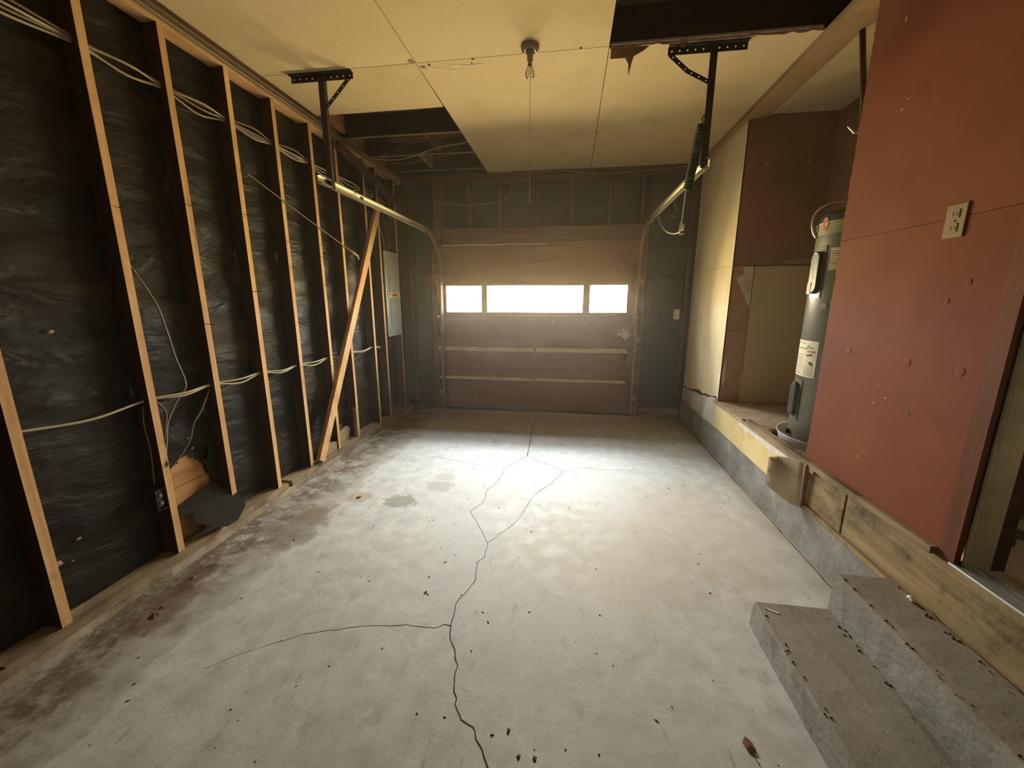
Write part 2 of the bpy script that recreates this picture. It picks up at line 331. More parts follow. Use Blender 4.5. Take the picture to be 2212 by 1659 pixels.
# floor
fl = MB().add([(-2.4, YN - .1, 0), (1.6, YN - .1, 0), (1.6, YB + .12, 0), (-2.4, YB + .12, 0)], [(0, 1, 2, 3)]).build('floor', 'floor', origin=(0, 0, 0))
tag(fl, 'cracked grey concrete slab floor with dirt along the stud wall', 'floor', kind='structure')
CR = [
 ([(-.379,4.93),(-.4,4.496),(-.385,4.172),(-.377,3.889),(-.37,3.638)], .006, .007),
 ([(-.37,3.638),(-.477,3.453),(-.546,3.287),(-.543,3.143),(-.57,3.006),(-.613,2.893),(-.605,2.763),(-.613,2.669),(-.672,2.546),(-.617,2.46),(-.553,2.353),(-.512,2.278),(-.498,2.244),(-.468,2.198)], .0045, .0025),
 ([(-.37,3.638),(-.243,3.508),(-.132,3.449),(-.015,3.333),(-.061,3.212),(-.114,3.072),(-.183,2.954),(-.246,2.829),(-.269,2.704),(-.294,2.568),(-.323,2.455),(-.36,2.381),(-.41,2.308),(-.431,2.253),(-.468,2.198)], .0045, .0022),
 ([(-.015,3.333),(.079,3.427),(.204,3.435),(.365,3.407),(.488,3.425),(.74,3.491),(1.035,3.554)], .003, .0012),
 ([(-.558,3.305),(-.671,3.32),(-.858,3.377),(-1.028,3.429),(-1.205,3.483),(-1.453,3.519),(-1.631,3.542)], .003, .0012),
 ([(-.468,2.198),(-.462,2.113),(-.462,2.046),(-.488,1.999),(-.476,1.901),(-.468,1.834),(-.49,1.771),(-.513,1.717),(-.528,1.667),(-.517,1.623),(-.512,1.565),(-.509,1.532),(-.505,1.506),(-.48,1.45),(-.452,1.406),(-.433,1.351),(-.421,1.331),(-.421,1.289),(-.409,1.251),(-.407,1.222),(-.388,1.197),(-.386,1.176),(-.355,1.14),(-.345,1.125),(-.303,1.107),(-.289,1.093),(-.276,1.064),(-.254,1.038),(-.231,1.006),(-.188,.942),(-.1,.7)], .0028, .0062),
 ([(-.509,1.532),(-.541,1.533),(-.578,1.509),(-.633,1.506),(-.714,1.511),(-.797,1.491),(-.883,1.479),(-.963,1.456),(-1.08,1.421),(-1.187,1.374),(-1.264,1.326),(-1.338,1.279),(-1.379,1.25),(-1.41,1.211),(-1.459,1.172)], .0032, .0012)]
for pts, w0, w1 in CR:
    P_ = []
    for i in range(len(pts) - 1):
        a, b = Vector(pts[i] + (0,)), Vector(pts[i + 1] + (0,)); n = max(2, int((b - a).length / .018))
        for j in range(n):
            q = a.lerp(b, j / n); nv = noise.noise_vector(q * 23) * .007 * (0 if (i == 0 and j == 0) else 1); P_.append(q + Vector((nv.x, nv.y, 0)))
    P_.append(Vector(pts[-1] + (0,))); m = MB(); vs_ = []; fs = []
    for i, q in enumerate(P_):
        t = (P_[min(i + 1, len(P_) - 1)] - P_[max(0, i - 1)]).normalized(); nrm = Vector((-t.y, t.x, 0))
        wd = (w0 + (w1 - w0) * i / len(P_)) * (.55 + .9 * abs(noise.noise(q * 31)) + .25) / 2
        vs_ += [(q.x + nrm.x * wd, q.y + nrm.y * wd, .0006), (q.x - nrm.x * wd, q.y - nrm.y * wd, .0006)]
        if i: fs.append((2 * i - 2, 2 * i - 1, 2 * i + 1, 2 * i))
    MB().add(vs_, fs).build('crack', 'crack', fl)

# ---- left wall: siding, tar paper, studs, plates
wl = box('wall_left', 'ply', None, -2.31, -2.28, YN - .1, YB + .1, -.02, 3.34)
tag(wl, 'open stud wall lined with black tar paper', 'wall', kind='structure')
HOLE = [(1.79, .06), (1.80, .42), (1.848, .53), (1.90, .575), (1.952, .585), (2.044, .492), (2.075, .40), (2.067, .33), (2.03, .2), (2.005, .07)]
def inside(p, poly):
    r = False; j = len(poly) - 1
    for i in range(len(poly)):
        (a, b), (c_, d) = poly[i], poly[j]
        if (b > p[1]) != (d > p[1]) and p[0] < (c_ - a) * (p[1] - b) / (d - b) + a: r = not r
        j = i
    return r
H2 = [(3.40, .08), (3.40, .235), (3.47, .27), (3.60, .255), (3.66, .08)]
m = MB(); DY, DZ = .026, .026; ny = int((YB + .07 - YN) / DY); nz_ = int(3.0 / DZ)
for i in range(ny + 1):
    for j in range(nz_ + 1):
        y, z = YN + i * DY, .03 + j * DZ
        q = Vector((y * 2.6, z * 7.5, 0)); d = noise.fractal(q, 1.0, 2.0, 4) * .009 + abs(noise.noise(Vector((y * 1.3, z * 3.1, 5)))) * .010
        m.v.append((-2.258 - d, y, z))
for i in range(ny):
    for j in range(nz_):
        yc, zc = YN + (i + .5) * DY, .03 + (j + .5) * DZ
        if inside((yc, zc), HOLE) or inside((yc, zc), H2): continue
        a = i * (nz_ + 1) + j; m.f.append((a, a + 1, a + nz_ + 2, a + nz_ + 1))
o = m.build('tar_paper', 'tar', wl, smooth=True)
o['label'] = 'wrinkled black tar paper with torn holes'
for z0, z1, y0, y1 in ((.05, .228, 1.77, 2.12), (.232, .405, 1.77, 2.12), (.409, .62, 1.77, 2.12), (.05, .14, 3.39, 3.70), (.145, .205, 3.39, 3.70), (.21, .30, 3.39, 3.70)):
    box('siding_board', 'ply' if z1 != .30 else 'old_y', wl, -2.279, -2.272, y0, y1, z0, z1, bevel=.002)
ST = [-.45, -.04, .37, .79, 1.19, 1.728, 2.125, 2.53, 2.925, 3.351, 3.715, 4.209, 4.49, 4.95]
studs = []
for i, y in enumerate(ST):
    m = MB(); lean = random.uniform(-.006, .006); n = 7
    for s_ in range(n):
        z0, z1 = .084 + (2.905 - .084) * s_ / n, .084 + (2.905 - .084) * (s_ + 1) / n
        if s_ == 0: vs_ = []
        b0 = lean * s_ / n + random.uniform(-.0012, .0012)
        vs_ += [(LX, y + b0, z0), (LX, y + .038 + b0, z0), (-2.254, y + .038 + b0, z0), (-2.254, y + b0, z0)]
    vs_ += [(LX, y + lean, 2.905), (LX, y + .038 + lean, 2.905), (-2.254, y + .038 + lean, 2.905), (-2.254, y + lean, 2.905)]
    fs = [(0, 1, 2, 3), tuple(4 * n + q for q in (3, 2, 1, 0))]
    for s_ in range(n):
        for q in range(4): fs.append((4 * s_ + q, 4 * s_ + (q + 1) % 4, 4 * s_ + 4 + (q + 1) % 4, 4 * s_ + 4 + q))
    studs.append(two_tone(MB().add(vs_, fs).build('stud', 'stud_z', wl), 'grime_z', (1, 0, 0)))   # room-facing edge pale, other faces dark brown
for si, z, dz in ((8, 1.93, .03), (8, 1.75, -.02), (9, 1.86, -.03), (9, 1.62, -.02), (7, 2.05, -.02), (6, 2.02, .02), (5, 1.93, .03), (7, 1.55, .0), (6, 1.35, .0), (5, .62, .02)):
    y = ST[si] + random.uniform(.008, .03); a = Vector((LX - .01, y, z))
    MB().tube([a, a + Vector((.028, .004, 0)), a + Vector((.045, .02, dz)), a + Vector((.038, .038, dz * 1.6))], .0022, 5).build('nail', 'steel', studs[si])
# blocky low side piece nailed beside one stud
box('stud_block', 'old_z', wl, LX - .03, LX + .004, 3.695, 3.715, .084, .40)
# sill: concrete lip and plate, with a broken notch
segs = [(YN, 1.0), (1.0, 2.62), (2.66, 3.05), (3.05, 4.3), (4.3, YB)]
for a, b in segs:
    n = int((b - a) / .12) + 1; top = [Vector((LX + .012 + random.uniform(-.006, .006), a + (b - a) * i / n, .083 + random.uniform(-.004, .004))) for i in range(n + 1)]
    vs_ = []; fs = []
    for i, t in enumerate(top): vs_ += [(t.x, t.y, .041), (t.x, t.y, t.z), (-2.262, t.y, t.z + random.uniform(-.002, .006)), (-2.262, t.y, .041)]
    for i in range(len(top) - 1):
        for q in range(4): fs.append((4 * i + q, 4 * i + (q + 1) % 4, 4 * i + 4 + (q + 1) % 4, 4 * i + 4 + q))
    fs += [(3, 2, 1, 0), tuple(4 * (len(top) - 1) + q for q in range(4))]
    MB().add(vs_, fs).build('sill_plate', 'old_y', wl)
n = 60; vs_ = []; fs = []
for i in range(n + 1):
    y = YN + (YB - YN) * i / n; x = LX + .018 + random.uniform(-.012, .012)
    vs_ += [(x + .01, y, -.01), (x, y, .041 + random.uniform(-.004, 0)), (-2.27, y, .04), (-2.27, y, -.01)]
for i in range(n):
    for q in range(4): fs.append((4 * i + q, 4 * i + (q + 1) % 4, 4 * i + 4 + (q + 1) % 4, 4 * i + 4 + q))
MB().add(vs_, fs).build('concrete_lip', 'lip', wl)
box('top_plate', 'stud_y', wl, -2.256, LX + .002, YN, YB, 2.905, 2.948, bevel=.003)
box('top_plate', 'old_y', wl, -2.256, LX - .006, YN, YB, 2.951, 2.996, bevel=.003)
box('ledger_strip', 'joist_y', wl, LX - .005, LX + .018, YN, 3.46, 2.972, 2.999, bevel=.002)
# torn flap of tar paper folded out over the sill
F_ = [(2.05, .345), (1.99, .335), (1.90, .315), (1.803, .30), (1.775, .262), (1.80, .235), (1.83, .262), (1.874, .245), (1.86, .193), (1.935, .118), (2.0, .092), (2.075, .095), (2.171, .152), (2.16, .24), (2.102, .30), (2.075, .35)]
F_ = [(-2.25 + (.35 - z) * .55 + (y - 1.95) * .10, y, z) for y, z in F_]
vs_ = F_; fs = [tuple(range(len(F_)))]
o = MB().add(vs_, fs).build('tar_paper_flap', 'flap', wl); sm = o.modifiers.new('thick', 'SOLIDIFY'); sm.thickness = .003
o['label'] = 'torn black tar paper flap folded over the sill'
o = MB().add([(-2.245, 2.06, .50), (-2.245, 2.09, .60), (-2.235, 2.115, .52), (-2.24, 2.115, .36), (-2.25, 2.08, .38), (-2.25, 2.03, .53)], [(0, 1, 2, 3, 4, 5)]).build('tar_paper_flap', 'flap', wl)
o.modifiers.new('thick', 'SOLIDIFY').thickness = .003
for y, z, r in ((1.80, 1.685, .013), (1.86, 1.62, .007), (2.20, 1.23, .016), (1.45, 1.36, .012), (2.66, .64, .010), (2.30, .70, .005), (1.98, .68, .014), (1.99, .61, .010), (1.37, .40, .012), (1.28, .33, .022), (1.33, .31, .008), (4.37, .9, .006), (4.36, 1.0, .007), (3.05, 2.55, .006)):
    m = MB(); n = 7; m.add([(-2.246, y, z)] + [(-2.25, y + r * random.uniform(.6, 1.2) * math.cos(6.28 * i / n), z + r * random.uniform(.4, .9) * math.sin(6.28 * i / n)) for i in range(n)], [(0, 1 + i, 1 + (i + 1) % n) for i in range(n)])
    m.build('paint_fleck', 'chip', wl)

# ---- rear wall
wb_ = MB()
wb_.box(-2.4, -1.79, YB + .092, YB + .115, -.02, 3.34).box(.89, 1.6, YB + .092, YB + .115, -.02, 3.34).box(-1.79, .89, YB + .092, YB + .115, 2.30, 3.34)
wb = wb_.build('wall_back', 'dark'); tag(wb, 'dark rear wall framed around the garage door', 'wall', kind='structure')
box('wall_panel', 'dark', wb, .905, RX + .01, YB + .03, YB + .042, .05, 2.97)
box('wall_panel', 'dark', wb, -2.254, -1.805, YB + .05, YB + .062, .02, 2.9)
box('header', 'header', wb, -1.80, .90, YB - .03, YB + .10, 2.195, 2.365, bevel=.004)
box('jamb', 'header', wb, -1.80, -1.722, YB - .03, YB + .11, 0, 2.193, bevel=.004)
box('jamb', 'header', wb, .824, .905, YB - .03, YB + .11, 0, 2.193, bevel=.004)
box('post', 'header', wb, -1.745, -1.645, YB - .032, YB + .09, 2.367, 2.9, bevel=.004)
box('jack_block', 'header', wb, -1.72, -1.64, YB - .06, YB - .032, 2.16, 2.47, bevel=.004)
for x in (-1.31, -.92, -.44, -.035, .415, .79):
    box('stud', 'joist_z', wb, x, x + .04, YB, YB + .09, 2.367, 2.9, bevel=.002)
box('stud', 'joist_z', wb, -2.10, -2.06, YB - .01, YB + .05, .09, 2.9)
box('stud', 'joist_z', wb, 1.36, 1.40, YB - .01, YB + .03, .3, 2.96)
box('top_plate', 'joist_x', wb, -2.16, RX, YB - .01, YB + .09, 2.902, 2.998)
box('sole_board', 'old_x', wb, .906, 1.43, YB - .05, YB + .02, .001, .042, bevel=.004)
box('sole_board', 'old_x', wb, .92, 1.42, YB - .02, YB + .03, .044, .12, bevel=.004)
box('sole_board', 'dark', wb, -2.15, -1.80, YB - .02, YB + .04, .001, .06, bevel=.004)

# ---- sectional garage door
dr = thing('door_1', (-.45, YB + .02, 0), 'brown sectional garage door with three window lights', 'garage door', kind='structure')
D0, D1, DX0, DX1 = YB + .012, YB + .052, -1.721, .823
for z0, z1 in ((.012, .448), (.448, .854), (.854, 1.270), (1.720, 2.194)):
    MB().box(DX0, DX1, D0, D1, z0, z1).build('door_section', 'door', dr, bevel=.004)
WIN = [(-1.622, -1.142), (-1.076, .160), (.238, .700)]; WZ0, WZ1 = 1.328, 1.668
m = MB().box(DX0, DX1, D0, D1, 1.270, WZ0).box(DX0, DX1, D0, D1, WZ1, 1.720)
for a, b in ((DX0, WIN[0][0]), (WIN[0][1], WIN[1][0]), (WIN[1][1], WIN[2][0]), (WIN[2][1], DX1)): m.box(a, b, D0, D1, WZ0, WZ1)
m.build('door_section', 'door', dr)
for a, b in WIN:
    o = box('window_pane', 'glass', dr, a, b, D0 + .018, D0 + .021, WZ0, WZ1)
    m = MB()
    for q in ((a - .012, b + .012, WZ0 - .014, WZ0 + .004), (a - .012, b + .012, WZ1 - .004, WZ1 + .014)): m.box(q[0], q[1], D0 - .006, D0 + .006, q[2], q[3])
    for q in ((a - .012, a + .004), (b - .004, b + .012)): m.box(q[0], q[1], D0 - .006, D0 + .006, WZ0 + .0041, WZ1 - .0041)
    m.build('window_bead', 'door', o)
box('sill_moulding', 'door', dr, DX0 + .03, DX1 - .03, D0 - .014, D0 - .001, 1.285, 1.305, bevel=.003)
for z, h, dx in ((.848, .052, 0), (.448, .034, 0)):
    for a, b in ((DX0 + .06, -.45), (-.43, DX1 - .09)):
        n = 40; vs_ = []; fs = []
        for i in range(n + 1):
            x = a + (b - a) * i / n; j1, j2 = noise.noise(Vector((x * 17, z * 9, 0))) * .008, noise.noise(Vector((x * 13, z * 7, 4))) * .007
            vs_ += [(x, D0 - .03, z - h / 2 + j1), (x, D0 - .022 + j2 * .5, z + h / 2 + j2), (x, D0 - .001, z + h / 2 + .006), (x, D0 - .001, z - h / 2 - .006)]
        for i in range(n):
            for q in range(4): fs.append((4 * i + q, 4 * i + (q + 1) % 4, 4 * i + 4 + (q + 1) % 4, 4 * i + 4 + q))
        fs += [(3, 2, 1, 0), tuple(4 * n + q for q in range(4))]
        MB().add(vs_, fs).build('stiffener_rail', 'dust_gaplight', dr)
box('top_gap_light', 'dust_gaplight', dr, DX0 + .05, -.3, D0 - .012, D0 - .001, 2.165, 2.176)  # pale strip painted in for light showing through the gap above the door
def hinge(x, z):
    o = MB().box(x - .022, x + .022, D0 - .006, D0 - .0005, z + .006, z + .065).box(x - .022, x + .022, D0 - .006, D0 - .0005, z - .065, z - .006).tube([(x - .028, D0 - .012, z), (x + .028, D0 - .012, z)], .009, 8).build('hinge', 'track_d', dr)
    return o
for z in (.448, .854, 1.27, 1.72):
    for x in (DX0 + .035, DX1 - .035): hinge(x, z)
for z in (.448, .854): hinge(-.44, z)
for x, z in ((-1.04, .81), (.2, 1.2), (-.2, 1.2)): MB().box(x - .02, x + .02, D0 - .004, D0 - .0005, z - .02, z + .03).build('mending_plate', 'track_d', dr, bevel=.002)
for z in (.854, 1.27, 1.72, .448):
    for x, s_ in ((DX0, -1), (DX1, 1)):
        a = x - s_ * .03; MB().tube([(a, D0 - .03, z), (a + s_ * .045, D0 - .03, z)], .006, 8).tube([(a + s_ * .028, D0 - .03, z), (a + s_ * .044, D0 - .03, z)], .016, 12).build('roller', 'galv', dr)
lk = MB().box(.66, .745, D0 - .012, D0 - .001, 1.015, 1.105).build('lock', 'white', dr, bevel=.006); lk['label'] = 'pale cross-shaped slide lock'
for b in ((.60, .80, 1.05, 1.072), (.692, .716, .985, 1.014)): MB().box(b[0], b[1], D0 - .022, D0 - .0125, b[2], b[3]).build('lock_bar', 'white', lk, bevel=.003)
for x in (.668, .70, .732): MB().box(x - .008, x + .008, D0 - .010, D0 - .001, 1.108, 1.128).build('lock_tab', 'white', lk)
n = 50; vs_ = []; fs = []
for i in range(n + 1):
    x = DX0 + (DX1 - DX0) * i / n; b = noise.noise(Vector((x * 3.5, 0, 0))) * .03
    vs_ += [(x, D0 - .02 - abs(b), .002), (x, D0 - .006, .030 + b * .3), (x, D1, .010), (x, D1, .002)]
for i in range(n):
    for q in range(4): fs.append((4 * i + q, 4 * i + (q + 1) % 4, 4 * i + 4 + (q + 1) % 4, 4 * i + 4 + q))
MB().add(vs_, fs).build('bottom_seal', 'black', dr)

# ---- ceiling: deck, joists, drywall sheets
cl = box('ceiling', 'joist_x', None, -2.4, 2.3, YN - .1, YB + .1, 3.215, 3.25)
tag(cl, 'cream drywall ceiling with missing sheets showing joists', 'ceiling', kind='structure')
for y in (-.48, .08, .64, 1.20, 1.76, 2.32, 2.872, 3.44, 4.0, 4.53, 5.06):
    two_tone(box('joist', 'old_x', cl, -2.27, 2.25, y, y + .04, 3.026, 3.214), 'grime_x', (0, 0, -1))  # underside pale, remaining faces dark brown
def sheet(poly, mat='ceil', t=.012, z=CZ): return MB().prism([(x, y, z) for x, y in poly], (0, 0, t)).build('drywall_sheet', mat, cl)
g_ = .0025
sheet([(-2.16, YN), (-1.04 - g_, YN), (-1.04 - g_, 2.85 - g_), (-2.16, 2.85 - g_)])
sheet([(-1.04 + g_, YN), (.19 - g_, YN), (.19 - g_, 2.85 - g_), (-1.04 + g_, 2.85 - g_)])
sheet([(-2.16, 2.85 + g_), (-1.04 - g_, 2.85 + g_)] + [(x, 3.462 + random.uniform(-.004, .004)) for x in (-1.05, -1.3, -1.55, -1.8, -2.16)])
sheet([(-1.04 + g_, 2.85 + g_), (.19 - g_, 2.85 + g_), (.19 - g_, 5.17), (-1.0, 5.17), (-1.04 + g_, 5.13)])
rag = [(p.x, p.y) for p in jig((1.398, 2.868, 0), (.19 + g_, 2.872, 0), 34, (0, .012, 0))]
sheet([(.19 + g_, 5.17), (1.398, 5.17)] + rag)
box('edge_gypsum', 'gyps', cl, .20, 1.38, 2.861, 2.871, 3.0125, 3.0245)
MB().prism([(1.615, YN, 3.012), (2.26, YN, 3.012), (2.26, 4.0, 3.012), (1.615, 4.0, 3.012)], (0, 0, .012)).build('drywall_sheet', 'ceil', cl)
# torn paper hanging at the corner of the missing sheet
m = MB(); m.add([(.20, 2.865, 2.999), (.43, 2.87, 2.998), (.40, 2.87, 2.975), (.34, 2.875, 2.95), (.325, 2.885, 2.90), (.315, 2.885, 2.85), (.31, 2.88, 2.915), (.29, 2.878, 2.945), (.20, 2.875, 2.945)], [(0, 1, 2, 3, 8), (3, 4, 5, 6, 7), (3, 7, 8)])
o = m.build('torn_paper', 'brown2', cl); o.modifiers.new('t', 'SOLIDIFY').thickness = .002
m = MB(); m.add([(.60, 2.868, 3.0), (.65, 2.868, 3.0), (.63, 2.872, 2.972), (.618, 2.872, 2.972)], [(0, 1, 2, 3)]); o = m.build('torn_paper', 'brown2', cl); o.modifiers.new('t', 'SOLIDIFY').thickness = .002
for x, y, r in ((-1.06, 2.83, .03), (-.66, 2.86, .012), (-.68, 2.90, .008), (.02, 2.84, .012), (.196, 4.15, .02), (.19, 4.45, .018), (-.96, 2.88, .012), (-1.01, 2.90, .02)):
    m = MB(); n = 9; m.add([(x + r * random.uniform(.5, 1.2) * math.cos(6.28 * i / n), y + r * random.uniform(.5, 1.2) * math.sin(6.28 * i / n), 2.9985) for i in range(n)], [tuple(range(n))]); m.build('nail_scar', 'brown' if r > .015 else 'crumb', cl)
for x0, y0, x1, y1 in ((-.98, 2.90, -.80, 2.96), (-.85, 2.88, -.62, 2.91), (-.8, 4.2, -.55, 4.3), (-.3, 4.35, -.1, 4.4), (-.45, 4.6, -.2, 4.66), (-.6, 4.75, -.3, 4.8), (-.1, 4.6, .05, 4.63)):
    m = MB(); P_ = jig((x0, y0, 2.9987), (x1, y1, 2.9987), 7, (0, .02, 0)); q = [p + Vector((0, random.uniform(.008, .03), 0)) for p in P_]
    m.add(P_ + q, [(i, i + 1, 9 + i, 8 + i) for i in range(7)]); m.build('scuff', 'scuff', cl)
# wood in the open bay, left rear
box('blocking', 'stud_y', cl, -2.24, -2.20, 3.49, 3.995, 3.06, 3.21)
box('blocking', 'joist_y', cl, -1.45, -1.41, 4.045, 4.525, 3.04, 3.21)
box('blocking', 'old_y', cl, -1.72, -1.68, 4.575, 5.05, 3.05, 3.2)
MB().bar((-1.9, 4.3, 3.09), (-1.15, 4.48, 3.19), (0, .045, 0), (0, 0, .01)).build('lath', 'joist_x', cl)
MB().bar((-1.35, 3.70, 3.16), (-1.06, 3.62, 3.14), (0, .02, 0), (0, 0, .006)).build('lath', 'old_x', cl)

# ---- long trim board at the right edge of the ceiling
t1 = MB().prism([(1.40, 1.0, 2.999), (1.40, 1.0, 2.972), (1.61, 1.0, 3.0), (1.61, 1.0, 3.011)], (0, 3.0, 0)).box(1.40, 1.46, 4.0, YB - .012, 2.975, 2.999).build('trim_1', 'beam', None)
tag(t1, 'flat drywall-covered beam strip along the right ceiling edge', 'trim', kind='structure')
box('corner_bead', 'old_y', t1, 1.388, 1.399, YN, YB - .012, 2.975, 2.998)
box('wall_top_board', 'red', t1, 1.40, 1.60, YN, .998, 2.97, 2.999)

# ---- right wall
m = MB().box(1.462, 1.55, YN - .1, .53, .3, 3.21).box(1.462, 1.54, 1.60, 2.42, .50, 3.21).box(1.462, 1.55, .53, 1.60, 2.60, 3.21)
m.box(1.462, 1.5, 4.002, YB + .1, -.01, 3.21).box(1.48, 1.55, YN - .1, 4.0, -.01, .5)
wr_ = m.build('wall_right', 'joist_z'); tag(wr_, 'right wall with oxblood panel, cream drywall and concrete curb', 'wall', kind='structure')
def panel(name, mat, y0, y1, z0, z1, x0=RX, x1=RX + .012, ey=None, ez=None, nn=24, amp=.006):
    # sheet on the right wall, optionally with ragged edges (ey: 'y1' far edge, ez: 'z0' lower edge)
    A, B, C_, D_ = Vector((x0, y0, z0)), Vector((x0, y1, z0)), Vector((x0, y1, z1)), Vector((x0, y0, z1)); P_ = []
    P_ += jig(A, B, nn, (0, 0, amp))[:-1] if ez == 'z0' else [A]
    P_ += jig(B, C_, nn * 2, (0, amp, 0))[:-1] if ey == 'y1' else [B]
    P_ += jig(C_, D_, nn, (0, 0, amp))[:-1] if ez == 'z1' else [C_]
    P_ += [D_]
    return MB().prism(P_, (x1 - x0, 0, 0)).build(name, mat, wr_)
panel('painted_panel', 'red', 1.602, 2.508, .558, 1.802, ey='y1', amp=.004)
panel('painted_panel', 'red', 1.602, 2.512, 1.804, 2.968, ey='y1', amp=.004)
panel('painted_panel', 'red', YN, .52, .56, 2.968)
panel('painted_panel', 'red', .52, 1.60, 2.62, 2.968)
panel('drywall_sheet', 'dryw', 4.0, YB - .015, 1.797, 2.974)
P_ = [(RX, YB - .015, 1.794), (RX, 4.0, 1.794), (RX, 4.0, .535)] + [tuple(p) for p in jig((RX, 4.03, .56), (RX, YB - .015, .425), 22, (0, .006, .016))]
MB().prism(P_, (.012, 0, 0)).build('drywall_sheet', 'dryw', wr_)
P_ = [(RX - .004, YB - .015, .235), (RX - .004, YB - .015, .405)] + [tuple(p) for p in jig((RX - .004, YB - .03, .41), (RX - .004, 4.46, .475), 9, (0, 0, .006))] + [(RX - .004, 4.46, .25)]
MB().prism(P_, (.014, 0, 0)).build('drywall_strip', 'whitestrip', wr_)
P_ = [(RX - .004, 4.45, .25)] + [tuple(p) for p in jig((RX - .004, 4.45, .478), (RX - .004, 4.05, .545), 9, (0, 0, .008))] + [(RX - .004, 3.985, .50), (RX - .004, 3.985, .262)]
MB().prism(P_, (.014, 0, 0)).build('drywall_strip', 'whitestrip', wr_)
top = jig((RX - .012, 3.975, .508), (RX - .012, 2.56, .500), 30, (0, 0, .006))
MB().prism([(RX - .012, 2.56, .262), (RX - .012, 3.975, .272)] + [tuple(p) for p in top], (.012, 0, 0)).build('drywall_strip', 'strip', wr_)['label'] = 'yellow painted drywall strip'
m = MB(); a = jig((RX - .0135, 3.45, .498), (RX - .0135, 2.58, .492), 30, (0, 0, .008)); b = [p - Vector((0, 0, .018 + .035 * abs(noise.noise(p * 9)) + .02 * (1 - abs(i - 16) / 16))) for i, p in enumerate(a)]
m.add(a + b, [(i, i + 1, 32 + i, 31 + i) for i in range(30)]); m.build('torn_gypsum', 'gyps', wr_)
# peeled corner of the strip, bent out into the room
m = MB(); pc = [(1.405, 2.60), (1.36, 2.62), (1.325, 2.60), (1.295, 2.57)]; q = [(1.405, 2.60, .255, .495), (1.372, 2.585, .245, .505), (1.338, 2.58, .255, .512), (1.30, 2.60, .29, .505), (1.285, 2.615, .315, .497)]
q = [(1.425, 2.44, .262, .528), (1.405, 2.49, .248, .535), (1.378, 2.545, .262, .532), (1.340, 2.60, .285, .520), (1.300, 2.625, .318, .505)]
vs_ = []
for x, y, a, b in q: vs_ += [(x, y, a), (x, y, (a + b) / 2), (x, y, b)]
fs = []
for i in range(len(q) - 1):
    for j in range(2): fs.append((3 * i + j, 3 * i + j + 1, 3 * i + 4 + j, 3 * i + 3 + j))
o = MB().add(vs_, fs).build('peeled_drywall', 'peel', wr_, smooth=True); s_ = o.modifiers.new('t', 'SOLIDIFY'); s_.thickness = .011; s_.offset = 0
o['label'] = 'bent broken piece of drywall peeling off the curb strip'
MB().prism([(1.418, 2.43, .26), (1.44, 2.43, .27), (1.44, 2.43, .55), (1.41, 2.43, .535)], (0, .022, 0)).build('broken_edge', 'brown', wr_)
# rim boards, sole plate, sill and curb
box('rim_board', 'rim_y', wr_, RX, RX + .03, 2.127, 2.60, .288, .522, bevel=.003)
box('rim_board', 'rim_y', wr_, RX, RX + .03, YN, 2.113, .288, .522, bevel=.003)
two_tone(box('sole_plate', 'rim_y', wr_, 1.421, 1.462, 1.605, 3.30, .526, .556), 'old_y', (0, 0, 1))
box('sill_plate', 'rim_y', wr_, 1.428, 1.48, YN, 2.60, .262, .286, bevel=.004)
n = 70; vs_ = []; fs = []
for i in range(n + 1):
    y = YN + (YB - YN) * i / n; d = noise.noise(Vector((y * 4, 0, 3))) * .006
    vs_ += [(RX - .02 + d, y, -.01), (RX - .012 + d * .6, y, .13), (RX - .006, y, .258 + d), (1.5, y, .258), (1.5, y, -.01)]
for i in range(n):
    for q in range(5): fs.append((5 * i + q, 5 * i + (q + 1) % 5, 5 * i + 5 + (q + 1) % 5, 5 * i + 5 + q))
o = MB().add(vs_, fs).build('concrete_curb', 'curb', wr_)
m = MB(); n = 120
for i in range(n + 1):
    y = 1.76 + (YB - .06 - 1.76) * i / n; d = noise.noise(Vector((y * 11, 2, 3))) * .008; m.v += [(RX - .026, y, .0012), (RX - .032 - abs(d), y, .0008)]
    if i: m.f.append((2 * i - 2, 2 * i - 1, 2 * i + 1, 2 * i))
m.build('floor_joint', 'crumb', wr_)
for y, z, r, mt in ((2.295, 1.235, .026, 'red'), (1.923, 1.232, .026, 'red'), (1.682, 1.235, .026, 'red'), (1.73, 1.56, .018, 'red'), (1.80, 1.49, .015, 'red')):
    MB().lathe([(0, .004), (r * .6, .0035), (r, 0)], (0, 0, 0), 14).build('filled_dent', mt, wr_)
    o = bpy.context.scene.objects[-1] if False else list(col.objects)[-1]
    o.rotation_euler = (0, R(-90), 0); o.location = Vector((RX - .0005, y, z)) - wloc(wr_)
for y, z, a, b in ((2.305, 2.719, .008, .016), (2.20, 2.361, .014, .005), (2.23, 2.33, .012, .006), (2.065, 1.015, .010, .005), (2.0, 1.054, .008, .008), (2.099, .731, .008, .008), (1.86, 1.02, .006, .008), (2.44, 1.47, .006, .005), (2.18, 1.19, .004, .004), (2.06, 1.1, .012, .003), (1.92, 2.65, .006, .005)):
    m = MB(); n = 7; m.add([(RX - .0008, y + a * random.uniform(.5, 1.1) * math.cos(6.28 * i / n), z + b * random.uniform(.5, 1.1) * math.sin(6.28 * i / n)) for i in range(n)], [tuple(range(n))]); m.build('paint_chip', 'chip' if a > .006 else 'crumb', wr_)

